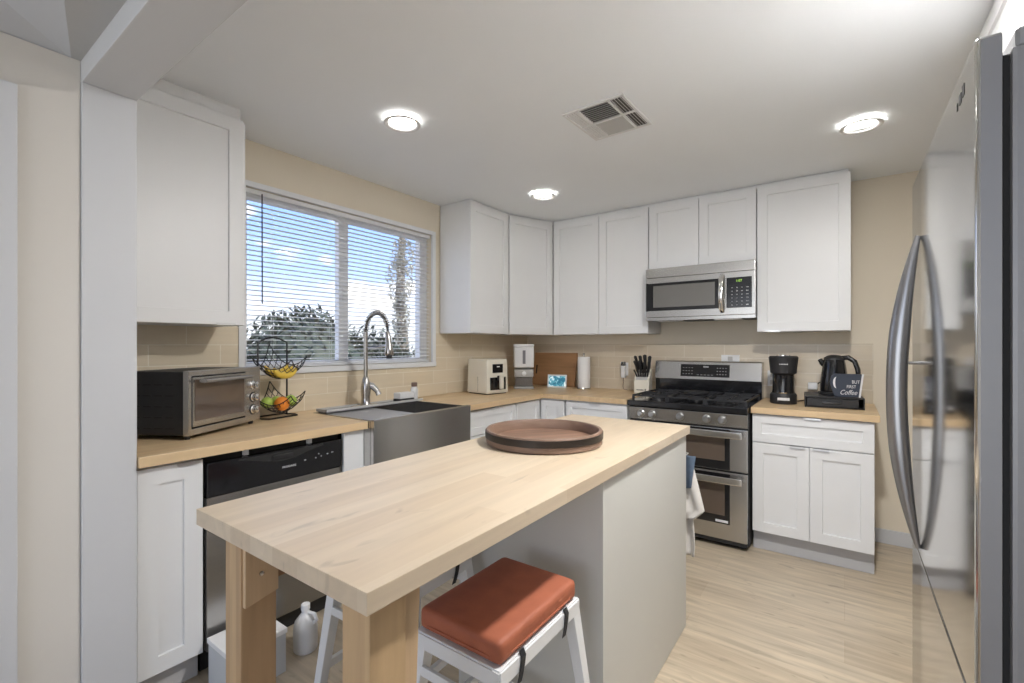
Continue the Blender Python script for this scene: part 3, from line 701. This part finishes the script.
# legs
def leg(x0, x1): return B(x0, x1, .033, .110, .0, zi-.037, bev=.004)
l1 = obj('leg', leg(.068, .143), 'post', isl); l2 = obj('leg', leg(.508, .582), 'post', isl)
def corbel(x0, x1, ln, ht):
    pts = [(0, 0), (ln, 0)]
    for i in range(13):
        t_ = i/12; pts.append((ln*(1-.62*t_)-.022*sin(2*pi*t_)*1.2*(1-t_*.4), -.02-(ht-.02)*t_))
    pts.append((0, -ht)); bm = bmesh.new(); prism(bm, [(p[0]+.1105, p[1]+zi-.0375) for p in pts], 'X', x0, x1); return bm
obj('corbel', corbel(.085, .125, .095, .13), 'bracketd', isl); bm = bmesh.new(); prism(bm, [(.1105, zi-.0375), (.150, zi-.0375), (.122, .30), (.1105, .28)], 'X', .520, .576); obj('leg_brace', bm, 'bracket', isl, bevel=.002)
bm = bmesh.new(); prism(bm, [(.036, zi-.0375), (.108, zi-.0375), (.108, zi-.180), (.036, zi-.195)], 'X', .1435, .156); gs = obj('gusset_plate', bm, 'bracket', isl, bevel=.001)
obj('screw', lathe(bmesh.new(), [(.005, 0), (.005, .003), (.002, .004)], 12, axis='X', c=(.156, .07, zi-.13)), 'nickel', gs)
# outer rails under the top
bm = bmesh.new(); box(bm, .095, .118, .1105, cy0, zi-.085, zi-.0375); obj('apron_rail', bm, 'post', isl)

# tray on the island
ty = thing('round_tray', 'round dark wood barrel-head tray on the island', 'tray', (-.945, 1.528, zi+.0008), R(55)); r0 = .222
obj('tray_base', lathe(bmesh.new(), [(r0-.012, .001), (r0-.012, .014), (.004, .014)], 64), 'trayw', ty, smooth=True)
obj('tray_wall', lathe(bmesh.new(), [(r0-.006, .0), (r0+.0, .004), (r0+.002, .050), (r0-.001, .054), (r0-.011, .054), (r0-.0135, .050), (r0-.0135, .012)], 72, cap=False), 'trayo', ty, smooth=True)
obj('metal_band', lathe(bmesh.new(), [(r0+.0022, .023), (r0+.0040, .024), (r0+.0042, .047), (r0+.0022, .048)], 72, cap=False), 'band', ty, smooth=True)
bm = bmesh.new()
for a_ in (0, 2.1, 4.2): lathe(bm, [(.003, -.001), (.003, .002)], 10, axis='X', c=(0, 0, 0))
bm.free()

# ------------------------------------------------------------------ stools
def stool(loc, rz, label):
    s = thing('counter_stool', label, 'stool', loc, rz, 'white metal counter stools at the island')
    sw, sd, zs = .133, .187, .574          # half width X, half depth Y
    bm = B(-sw, sw, -sd, sd, zs-.006, zs+.004, bev=.003)
    for s_ in (-1, 1):
        box(bm, -sw, sw, s_*sd-.004, s_*sd+.004, zs-.036, zs, bev=.002); box(bm, s_*sw-.004, s_*sw+.004, -sd, sd, zs-.036, zs, bev=.002)
    obj('seat', bm, 'stoolw', s)
    for sxn in (-1, 1):
        for syn in (-1, 1):
            bm = bmesh.new()
            top = Vector((sxn*(sw-.018), syn*(sd-.016), zs-.010)); bot = Vector((sxn*(sw+.050), syn*(sd+.040), .012))
            for p, q_, hw in ((top, bot, .015),):
                vs = []
                for c0, k_ in ((p, 1.25), (q_, .75)):
                    vs.append([bm.verts.new(c0+Vector((a*hw*k_, b*hw*k_, 0))) for a, b in ((-1, -1), (1, -1), (1, 1), (-1, 1))])
                for k_ in range(4): bm.faces.new((vs[0][k_], vs[0][(k_+1) % 4], vs[1][(k_+1) % 4], vs[1][k_]))
                bm.faces.new(vs[0][::-1]); bm.faces.new(vs[1])
            lg = obj('leg', bm, 'stoolw', s, bevel=.002)
            obj('rubber_foot', B(bot.x-.014, bot.x+.014, bot.y-.014, bot.y+.014, 0, .0118, bev=.002), 'blackm', lg)
    for z_, m_ in ((.20, 'stoolw'), (.30, 'stoolw')):
        f_ = (zs-z_)/(zs-.012); ex = sw-.018+.068*f_; ey = sd-.016+.056*f_
        if z_ == .20:
            for s_ in (-1, 1): obj('footrest', B(-ex, ex, s_*ey-.008, s_*ey+.008, z_-.012, z_+.012, bev=.002), 'stoolw', s)
        else:
            for s_ in (-1, 1): obj('stretcher', B(s_*ex-.008, s_*ex+.008, -ey, ey, z_-.012, z_+.012, bev=.002), 'stoolw', s)
    # upper braces
    for s_ in (-1, 1):
        bm = bmesh.new(); box(bm, -sw+.0, sw-.0, s_*(sd+.004)-.005, s_*(sd+.004)+.005, zs-.10, zs-.075, bev=.002); obj('brace', bm, 'stoolw', s)
    bm = bmesh.new(); bmesh.ops.create_grid(bm, x_segments=2, y_segments=2, size=.1); bm.free()
    cb = bmesh.new(); box(cb, -sw+.002, sw-.002, -sd+.006, sd-.006, zs+.005, zs+.060, bev=.023, seg=5)
    for v_ in cb.verts:
        if v_.co.z > zs+.04:
            v_.co.z += .008*max(0, 1-(v_.co.x/sw)**2)*max(0, 1-(v_.co.y/sd)**2)
    cu = obj('cushion', cb, 'cush', s, smooth=True)
    cu.data.set_sharp_from_angle(angle=R(80))
    bm = bmesh.new(); ring = []
    for i in range(48):
        a_ = 2*pi*i/48; k_ = (abs(cos(a_))**8+abs(sin(a_))**8)**(-1/8)
        ring.append(((sw-.001)*k_*cos(a_), (sd-.005)*k_*sin(a_), zs+.022))
    tube(bm, ring, .0022, 6, closed=True); obj('seam', bm, 'cush', cu, smooth=True)
    for s_ in (-1, 1):
        for yy in (-.105, .105):
            bm = bmesh.new(); x_ = s_*(sw+.007)
            vs = [(x_-s_*.006, yy-.006, zs+.010), (x_+s_*.001, yy-.006, zs-.004), (x_+s_*.001, yy-.010, zs-.022), (x_+s_*.004, yy-.022, zs-.040), (x_+s_*.005, yy-.030, zs-.052)]
            prev = None
            for p in vs:
                a, b = bm.verts.new(p), bm.verts.new((p[0], p[1]+.018, p[2]))
                if prev: bm.faces.new((prev[0], prev[1], b, a))
                prev = (a, b)
            so = obj('strap', bm, 'strap', cu, label='black tie strap'); m_ = so.modifiers.new('t', 'SOLIDIFY'); m_.thickness = .002
    return s
s1 = stool((-.756, 1.008, 0), 0, 'white metal counter stool with rust orange cushion on the near side of the island')
dup(s1, (-1.182, 1.035, 0), R(2), 'white metal counter stool mostly hidden under the far side of the island top')

# hanging towel at the island end
tw = thing('dish_towel', 'blue and cream dish towel hanging at the far end of the island', 'towel', (ix1-.052, iy1+.022, .31))
def drape(z0, z1, edge, amp, ph, yb):
    """gathered cloth; edge(v) is how far the free side reaches"""
    bm = bmesh.new(); nx_, nz_ = 26, 24; g_ = []
    for j in range(nz_+1):
        v_ = j/nz_; e_ = edge(v_)
        g_.append([bm.verts.new((-.10+(e_+.10)*i/nx_, yb+amp*sin(i/nx_*16+ph+v_*2)*(.5+.5*(1-v_)), z0+(z1-z0)*v_+.014*(1-v_)*sin(i/nx_*5+ph))) for i in range(nx_+1)])
    for j in range(nz_):
        for i in range(nx_): bm.faces.new((g_[j][i], g_[j][i+1], g_[j+1][i+1], g_[j+1][i]))
    return bm
for nm, bm, m_ in (('lower_fold', drape(.0, .32, lambda v: .056+.004*sin(v*7), .012, .5, .036), 'towel'),
                   ('side_fold', drape(.165, .45, lambda v: .062+.045*(v/.16) if v < .16 else .107-.060*(v-.16)/.84, .010, 2.2, .022), 'towel'),
                   ('blue_fold', drape(.325, .473, lambda v: .052+.018*v, .008, 1.2, .008), 'blue')):
    o = obj(nm, bm, m_, tw, smooth=True, label='dark blue part of the towel' if nm == 'blue_fold' else None) if nm == 'blue_fold' else obj(nm, bm, m_, tw, smooth=True)
    mm = o.modifiers.new('t', 'SOLIDIFY'); mm.thickness = .003
obj('hanger_bar', tube(bmesh.new(), [(-.17, -.0345, .478), (-.17, .03, .478), (.030, .03, .478), (.030, -.0345, .478)], .004, 8), 'chrome', tw)

# floor items under the island
bx = thing('storage_box', 'low white box on the floor in front of the dishwasher', 'box', (-1.905, .875, 0), 0)
obj('box_body', B(-.09, .09, -.105, .105, 0, .155, bev=.004), mat('box_grey', (.56, .58, .59), .5), bx); obj('lid', B(-.094, .094, -.109, .109, .155, .175, bev=.004), 'white', bx)
jg = thing('plastic_jug', 'white plastic jug on the floor beside the low white box', 'jug', (-1.88, 1.10, 0), R(20)); jg.scale = (.86, .86, .86)
obj('jug_body', lathe(bmesh.new(), [(.050, 0), (.056, .008), (.057, .11), (.050, .145), (.026, .175), (.018, .185), (.018, .20)], 28), 'white', jg, smooth=True)
obj('jug_handle', tube(bmesh.new(), [(.045, 0, .14), (.066, 0, .155), (.055, 0, .185), (.018, 0, .188)], .008, 10), 'white', jg, smooth=True)
obj('cap', lathe(bmesh.new(), [(.021, .2005), (.021, .225), (.018, .228)], 20), 'white', jg, smooth=True)

# ------------------------------------------------------------------ toaster oven
ang = math.atan2(.868, -.497)
to = thing('toaster_oven', 'black toaster oven with a stainless front on the left worktop', 'toaster oven', (-2.172, .765, ZT), ang)
# local x along the front, -y is... front normal must face +X+Y side: local -y rotated
w, h, d = .455, .285, .30
obj('body', B(.006, w-.006, .024, d, .018, h-.004, bev=.010, seg=3), 'blackm', to)
bm = bmesh.new()
for k_ in range(5):
    for j in range(4): box(bm, .004, .0065, .07+j*.05, .105+j*.05, h-.06-.045*k_, h-.055-.045*k_)
obj('side_vents', bm, 'dark_in', to)
bm = bmesh.new(); W1 = .345
box(bm, 0, w, 0, .024, .018, .045, bev=.003); box(bm, 0, w, 0, .024, h-.024, h, bev=.004); box(bm, 0, .018, 0, .024, .04, h-.02, bev=.003); box(bm, W1, w, 0, .024, .04, h-.02, bev=.003)
obj('front_frame', bm, 'steelh', to)
do = obj('door', B(.020, W1-.004, -.004, .018, .052, h-.028, bev=.002), 'steelh', to)
obj('door_window', B(.030, W1-.014, -.006, -.0035, .075, h-.038, bev=.001), 'bglass', do)
obj('handle', B(.035, W1-.012, -.052, -.018, h-.050, h-.036, bev=.005), 'steelh', do)
bm = bmesh.new(); box(bm, .05, .06, -.03, -.003, h-.052, h-.042); box(bm, W1-.04, W1-.03, -.03, -.003, h-.052, h-.042); obj('handle_bracket', bm, 'steelh', do)
for zz in (.075, .135): 
    kn = obj('knob', lathe(bmesh.new(), [(.020, 0), (.021, .004), (.017, .008), (.016, .024), (.012, .026)], 20, axis='Y', c=(W1+.055, 0, zz)), 'chrome', to, smooth=True)
    obj('knob_ring', lathe(bmesh.new(), [(.025, -.0005), (.025, .0015), (.021, .002)], 20, axis='Y', c=(W1+.055, 0, zz)), 'blackm', kn)
kn = obj('knob', lathe(bmesh.new(), [(.020, 0), (.021, .004), (.017, .008), (.016, .024), (.012, .026)], 20, axis='Y', c=(W1+.055, 0, .195)), 'chrome', to, smooth=True)
for fx_, fy_ in ((.03, .03), (w-.03, .03), (.03, d-.03), (w-.03, d-.03)): obj('foot', lathe(bmesh.new(), [(.010, 0), (.012, .018)], 12, c=(fx_, fy_, 0)), 'blackm', to)

# ------------------------------------------------------------------ fruit stand
A0 = Vector((-2.515, 1.205)); A1 = Vector((-2.545, 1.378)); ww = (A1-A0).length; an = math.atan2(A1.y-A0.y, A1.x-A0.x)
fs = thing('fruit_stand', 'black wire two-tier fruit basket stand next to the toaster oven', 'fruit basket', (A0.x, A0.y, ZT), an)
bm = bmesh.new(); hh = .405
arch = [(0, 0, .006), (0, 0, hh)]+[(ww*i/10, 0, hh+.028*sin(pi*i/10)) for i in range(1, 10)]+[(ww, 0, hh), (ww, 0, .006)]
tube(bm, arch, .0045, 8)
obj('frame', bm, 'wire', fs, smooth=True)
bm = bmesh.new(); tube(bm, [(0, 0, .006), (-.012, -.05, .006), (.004, -.088, .006), (ww-.004, -.088, .006), (ww+.012, -.05, .006), (ww, 0, .006), (ww+.01, .035, .006), (-.01, .035, .006)], .0045, 8, closed=True)
obj('base_loop', bm, 'wire', fs, smooth=True)
def bowl(u, v_, s, zc, lift):   # u,v in -1..1 : square grid turned 45 degrees, corners lifted
    x_ = (u-v_)*.5; y_ = (u+v_)*.5
    return Vector((ww/2+x_*s*2.0, -.065+y_*s*(1.15 if y_ > 0 else 1.0), zc+lift*(.62*x_**2+(1.0 if y_ > 0 else .55)*y_**2)))
for zc, s_, lf in ((.210, .082, .185), (.028, .078, .165)):
    bm = bmesh.new(); n_ = 9
    for i in range(n_+1):
        u = -1+2*i/n_
        rr = .0028 if i in (0, n_) else .0019
        tube(bm, [bowl(u, -1+2*j/10, s_, zc, lf) for j in range(11)], rr, 5); tube(bm, [bowl(-1+2*j/10, u, s_, zc, lf) for j in range(11)], rr, 5)
    obj('wire_basket', bm, 'wire', fs, smooth=True)
def wp(x_, y_, z_):
    c_, s__ = cos(an), sin(an); return (A0.x+x_*c_-y_*s__, A0.y+x_*s__+y_*c_, ZT+z_)
def banana(label, off, bend, z_, rz):
    p = [(.075*cos(a_), 0, .055-.055*sin(a_)*bend) for a_ in [pi*(.08+.84*i/10) for i in range(11)]]
    rr = [.005, .010, .014, .0165, .0175, .0175, .0175, .0165, .014, .009, .005]
    o_ = thing('banana', label, 'banana', wp(*off, z_), an+rz, 'bananas in the top basket')
    obj('peel', tube(bmesh.new(), p, rr, 10), 'banana', o_, smooth=True)
    obj('stem', tube(bmesh.new(), [p[0], (p[0][0]+.008, 0, p[0][2]+.012)], .004, 6), 'cap', o_)
banana('banana at the front of the top basket', (ww/2, -.100), 1, .228, .05)
banana('banana in the middle of the top basket', (ww/2-.005, -.063), 1, .232, -.08)
banana('banana at the back of the top basket', (ww/2+.004, -.026), 1, .240, .04)
def fruit(name, label, cat, off, z_, r_, m_, grp=None, sq=1):
    o_ = thing(name, label, cat, wp(*off, z_), 0, grp)
    prof = [(max(.001, r_*sin(pi*i/14)*(1+.0)), r_-r_*cos(pi*i/14)*sq) for i in range(15)]
    obj('skin', lathe(bmesh.new(), prof, 24), m_, o_, smooth=True)
    obj('stem', tube(bmesh.new(), [(0, 0, r_*1.93), (.002, 0, r_*2.15)], .002, 6), 'cap', o_)
fruit('orange', 'orange in the middle of the lower basket', 'orange', (ww/2-.012, -.088), .040, .038, 'orange')
fruit('green_apple', 'green apple left of the orange in the lower basket', 'apple', (ww/2-.072, -.050), .058, .030, 'apple', 'green apples in the lower basket')
fruit('green_apple', 'green apple right of the orange in the lower basket', 'apple', (ww/2+.060, -.066), .055, .031, 'apple', 'green apples in the lower basket')
fruit('green_apple', 'green apple behind the orange in the lower basket', 'apple', (ww/2+.005, -.022), .054, .030, 'apple', 'green apples in the lower basket')

# ------------------------------------------------------------------ back-left worktop things
# air fryer: front faces +X
af = thing('air_fryer', 'cream air fryer with black display on the worktop near the corner', 'air fryer', (-2.272, 2.83, ZT), R(80))
w, d, h = .235, .25, .28
def tapered(w0, d0, h0, k_, bev=.022):
    bm = B(0, w0, 0, d0, .006, h0, bev=bev, seg=4)
    for v_ in bm.verts:
        f_ = 1-(1-k_)*v_.co.z/h0; v_.co.x = w0/2+(v_.co.x-w0/2)*f_; v_.co.y = d0/2+(v_.co.y-d0/2)*f_
    return bm
obj('body', tapered(w, d, h, .95), 'cream', af, smooth=True)
obj('base_ring', B(.015, w-.015, .015, d-.015, 0, .008), 'blackm', af)
obj('display', B(w/2-.055, w/2+.055, -.000, .012, .17, .240, bev=.003), 'black', af)
bm = B(.035, w-.035, -.006, .01, .035, .135, bev=.004); dr_ = obj('basket_window', bm, 'black', af)
obj('drawer_seam', B(.0005, .003, .11, .113, .02, .14), 'dark_in', af)
obj('handle', box(bmesh.new(), w/2-.016, w/2+.016, -.055, -.030, .045, .150, bev=.008, seg=3), 'cream', dr_); obj('handle_stem', B(w/2-.013, w/2+.013, -.034, -.004, .110, .148, bev=.004), 'blackm', dr_)
obj('display_mark', B(w/2-.012, w/2+.018, -.0012, .0, .215, .223), 'mark', af)
# dispenser in the corner
ds = thing('grain_dispenser', 'white grain dispenser with a clear lower cup in the corner of the worktop', 'dispenser', (-2.365, 3.475, ZT), R(38))
obj('base', B(-.088, .088, -.075, .085, 0, .022, bev=.008), mat('grey_plastic', (.36, .36, .36), .4), ds)
obj('clear_cup', B(-.078, .078, -.07, .02, .023, .105, bev=.012), 'clear', ds)
obj('back_column', B(-.075, .075, .025, .082, .022, .19, bev=.006), 'ventgrey', ds)
obj('collar', B(-.085, .085, -.068, .024, .107, .175, bev=.008), 'ventgrey', ds)
obj('dial', lathe(bmesh.new(), [(.020, 0), (.020, .010), (.016, .012)], 20, axis='Y', c=(0, -.069, .138)), 'white', ds, smooth=True)
obj('tank', B(-.088, .088, -.078, .085, .190, .375, bev=.014, seg=3), 'white', ds, smooth=True)
obj('tank_window', B(-.013, .013, -.0795, -.076, .225, .345, bev=.003), mat('level_window', (.20, .20, .21), .3), ds)
obj('lid', B(-.090, .090, -.080, .087, .3755, .400, bev=.008), 'white', ds)
# cutting board leaning
cbx = thing('cutting_board', 'wooden cutting board leaning on the backsplash behind the small frame', 'cutting board', (-2.275, YW-.085, ZT))
mt = Matrix.Rotation(R(-11), 4, 'X')
bm = bmesh.new(); box(bm, -.235, .235, 0, .018, .004, .325, bev=.006, mtx=mt); obj('board', bm, 'board', cbx)
bm = bmesh.new(); box(bm, -.205, -.190, -.0012, .002, .115, .20, mtx=mt); obj('grip_slot', bm, 'dark_in', cbx)
# small screen
pf = thing('digital_frame', 'small white digital picture frame with a blue wave in front of the cutting board', 'picture frame', (-2.15, 3.70, ZT), R(16))
mt = Matrix.Rotation(R(-10), 4, 'X')
obj('bezel', box(bmesh.new(), -.090, .090, 0, .014, .001, .122, bev=.004, mtx=mt), 'white', pf); obj('screen', box(bmesh.new(), -.078, .078, -.001, .001, .014, .108, mtx=mt), 'screen', pf)
obj('stand', B(-.05, .05, .02, .075, .0, .012, bev=.003), 'white', pf)
# paper towel
pt = thing('paper_towel_roll', 'white paper towel roll upright on its stand beside the cutting board', 'paper towel', (-1.905, 3.765, ZT))
obj('holder_base', lathe(bmesh.new(), [(.062, 0), (.064, .004), (.060, .010), (.002, .010)], 28), 'chrome', pt, smooth=True)
obj('roll', lathe(bmesh.new(), [(.020, .011), (.054, .011), (.056, .015), (.056, .283), (.054, .287), (.020, .287)], 36, cap=False), 'paper', pt, smooth=True)
obj('holder_rod', lathe(bmesh.new(), [(.006, .010), (.006, .305), (.011, .308), (.012, .318), (.004, .322)], 16), 'chrome', pt, smooth=True)
# outlets
def outlet(loc, rz, label, plug=False, w_=.070, h_=.115):
    o_ = thing('wall_outlet', label, 'outlet', loc, rz, None)
    obj('cover_plate', B(-w_/2, w_/2, -.006, 0, -h_/2, h_/2, bev=.002), 'white', o_)
    bm = bmesh.new(); box(bm, -.017, .017, -.0075, -.0055, -.045, -.012, bev=.001); box(bm, -.017, .017, -.0075, -.0055, .012, .045, bev=.001); obj('socket_face', bm, 'ventgrey', o_)
    return o_
ol = outlet((-1.58, YW-.0105, 1.095), 0, 'narrow wall outlet with a white plug and cord between paper towel and knife block')
pl = thing('plug_charger', 'white plug-in charger with a black head in the outlet left of the knife block', 'charger', (-1.58, YW-.0185, 1.095))
obj('charger_body', B(-.018, .018, -.035, 0, -.075, .030, bev=.006), 'white', pl); obj('charger_head', B(-.015, .015, -.040, -.002, .031, .065, bev=.005), 'black', pl)
obj('cord', tube(bmesh.new(), [(0, -.018, -.074), (.002, -.02, -.11), (-.004, -.02, -.15), (.01, -.04, -.174), (.05, -.05, -.178)], .0025, 8), 'cap', pl)
outlet((-.72, YW-.0105, 1.172), 0, 'white wall outlet half hidden behind the stove backguard', w_=.13)
outlet((-.43, YW-.0105, 1.06), 0, 'white wall outlet beside the black coffee maker')
# knife block
kb = thing('knife_block', 'white knife block full of black-handled knives left of the stove', 'knife block', (-1.345, 3.72, ZT), R(8))
bm = bmesh.new(); prism(bm, [(-.06, 0), (.075, 0), (.075, .185), (.035, .195), (-.057, .110)], 'X', -.060, .060); obj('block', bm, 'cream', kb, bevel=.004)
bm = bmesh.new(); prism(bm, [(-.0575, .1085), (.034, .1935), (.0325, .1955), (-.059, .1105)], 'X', -.045, .045); obj('slot_face', bm, 'ventgrey', kb)
sn = Vector((0, -.79, .61)); tdir = Vector((0, -.42, .91)).normalized()
random.seed(11)
kn_n = 0
for row, (t_, ln, rr, cnt) in enumerate(((.92, .125, .0145, 4), (.60, .110, .0125, 4), (.22, .065, .0075, 6))):
    for i in range(cnt):
        x_ = -.040+.080*i/(cnt-1); base = Vector((x_, -.055+.090*t_, .112+.083*t_))+tdir*.002
        ln2 = ln*random.uniform(.9, 1.1); tip = base+tdir*ln2+Vector((x_*.45, 0, 0)); mid = base.lerp(tip, .55)+Vector((0, .003, 0))
        kf = tag(obj('kitchen_knife', tube(bmesh.new(), [base, base.lerp(tip, .15), mid, tip-tdir*.008, tip], [rr*.7, rr, rr*.9, rr*1.05, rr*.5], 8, rz=.62), 'blackm', smooth=True, loc=(-1.345, 3.72, ZT), rz=R(8)),
            ('black-handled knife in the upper row of the knife block', 'black-handled knife in the middle row of the knife block', 'small black steak knife in the bottom row of the knife block')[row], 'knife',
            ('upper row knives in the white block', 'middle row knives in the white block', 'bottom row steak knives in the white block')[row])
bm = bmesh.new()
for i in range(9): box(bm, -.040+i*.0065, -.036+i*.0065, -.0012, 0, .024, .033)
box(bm, .026, .034, -.0012, 0, .022, .038)
o = obj('brand_mark', bm, 'blackm', kb, loc=(0, -.0605, 0))

# ------------------------------------------------------------------ right worktop things
cm = thing('coffee_maker', 'black single-serve pod coffee maker beside the stove', 'coffee maker', (-.335, 3.60, ZT), R(6))
obj('base', lathe(bmesh.new(), [(.076, 0), (.079, .006), (.079, .060), (.072, .070), (.002, .071)], 36), 'blackm', cm, smooth=True)
obj('drip_tray', lathe(bmesh.new(), [(.038, .071), (.040, .074), (.040, .079), (.002, .080)], 28, c=(0, -.034, 0)), 'chrome', cm, smooth=True)
obj('column', lathe(bmesh.new(), [(.068, .065), (.064, .09), (.064, .20), (.070, .225)], 32, c=(0, .008, 0)), 'black', cm, smooth=True)
obj('head', lathe(bmesh.new(), [(.064, .196), (.078, .205), (.080, .24), (.086, .295), (.088, .308), (.080, .318), (.002, .319)], 36), 'blackm', cm, smooth=True)
obj('nozzle', lathe(bmesh.new(), [(.022, .170), (.026, .196)], 20, c=(0, -.035, 0)), 'black', cm)
obj('lid_ring', lathe(bmesh.new(), [(.045, .319), (.045, .325), (.002, .326)], 28), 'chrome', cm, smooth=True)
bm = bmesh.new()
for i in range(6): box(bm, -.024+i*.0085, -.018+i*.0085, -.0875, -.080, .262, .268)
obj('brand_mark', bm, 'mark', cm)
obj('button_strip', B(-.035, .035, -.0835, -.074, .026, .044, bev=.002), 'mark', cm)

dt = thing('pod_drawer', 'low black coffee pod drawer under the kettle', 'drawer tray', (-.205, 3.470, ZT), R(4)); w = .305
bm = bmesh.new(); box(bm, 0, w, 0, .32, .062, .070, bev=.002); box(bm, 0, .006, 0, .32, 0, .064); box(bm, w-.006, w, 0, .32, 0, .064); box(bm, 0, w, .31, .316, 0, .064); box(bm, 0, w, 0, .31, .003, .007)
obj('frame', bm, 'blackm', dt)
dq = obj('drawer', B(.012, w-.030, -.006, .30, .010, .058, bev=.002), 'iron', dt); obj('handle', B(.09, .19, -.014, -.005, .028, .044, bev=.003), 'black', dq)
kt = thing('electric_kettle', 'glossy black electric kettle with side handle on the pod drawer', 'kettle', (-.055, 3.655, ZT+.072), R(-8))
obj('power_base', lathe(bmesh.new(), [(.078, 0), (.080, .004), (.078, .018), (.002, .019)], 32), 'blackm', kt, smooth=True)
obj('kettle_body', lathe(bmesh.new(), [(.070, .020), (.078, .024), (.077, .07), (.071, .13), (.062, .195), (.056, .225)], 36), 'black', kt, smooth=True)
obj('lid', lathe(bmesh.new(), [(.057, .2255), (.055, .238), (.035, .252), (.012, .256), (.002, .256)], 32), 'blackm', kt, smooth=True)
obj('spout', tube(bmesh.new(), [(-.045, 0, .185), (-.066, 0, .205), (-.080, 0, .226)], [.022, .018, .012], 12), 'black', kt, smooth=True)
obj('handle', tube(bmesh.new(), [(.035, 0, .235), (.075, 0, .240), (.108, 0, .215), (.124, 0, .165), (.128, 0, .110), (.112, 0, .070), (.080, 0, .062)], [.015, .016, .015, .0145, .0135, .013, .012], 12), 'black', kt, smooth=True)
sg = thing('coffee_sign', 'small navy mug-shaped sign reading BUT FIRST Coffee in front of the kettle', 'sign', (.008, 3.515, ZT+.072), R(6)); sg.scale = (.80, 1, 1.05)
bm = bmesh.new(); prism(bm, [(-.072, 0.0), (.078, 0.0), (.098, .135), (-.072, .135), (-.095, .12), (-.104, .085), (-.092, .045)], 'Y', 0, .014); sb = obj('sign_board', bm, 'sign', sg, bevel=.002)
bm = bmesh.new(); prism(bm, [(.0785, 0), (.090, 0), (.110, .135), (.0985, .135)], 'Y', .001, .013); obj('sign_edge', bm, 'white', sb)
cres = [(-.060+.030*cos(a_)*.8, .083+.034*sin(a_)) for a_ in [pi*.5+pi*i/12 for i in range(13)]]+[(-.060+.012*cos(a_)*.8, .083+.034*sin(a_)) for a_ in [pi*1.5-pi*i/12 for i in range(1, 12)]]
bm = bmesh.new(); prism(bm, cres, 'Y', -.0012, 0); obj('moon_mark', bm, 'mark', sb)
text('sign_text', 'BUT', 'mark', sb, (.060, -.0008, .088), (pi/2, 0, 0), .027); text('sign_text', 'FIRST', 'mark', sb, (.032, -.0008, .060), (pi/2, 0, 0), .025); text('sign_text', 'Coffee', 'mark', sb, (.012, -.0008, .026), (pi/2, 0, 0), .040, shear=.4)
cbl = thing('power_plug', 'white power plug with a coiled black cord between coffee maker and kettle', 'plug', (-.175, 3.885, ZT+.10), 0)
obj('plug_body', B(-.035, .022, -.035, .020, -.02, .03, bev=.008, seg=3), 'white', cbl, smooth=True)
obj('cord', tube(bmesh.new(), [(.02, -.01, .02), (.05, -.02, .045), (.08, -.03, .02), (.07, -.03, -.03), (.03, -.04, -.03), (.02, -.05, -.07), (-.06, -.08, -.094), (-.10, -.15, -.096)], .004, 8), 'blackm', cbl, smooth=True)
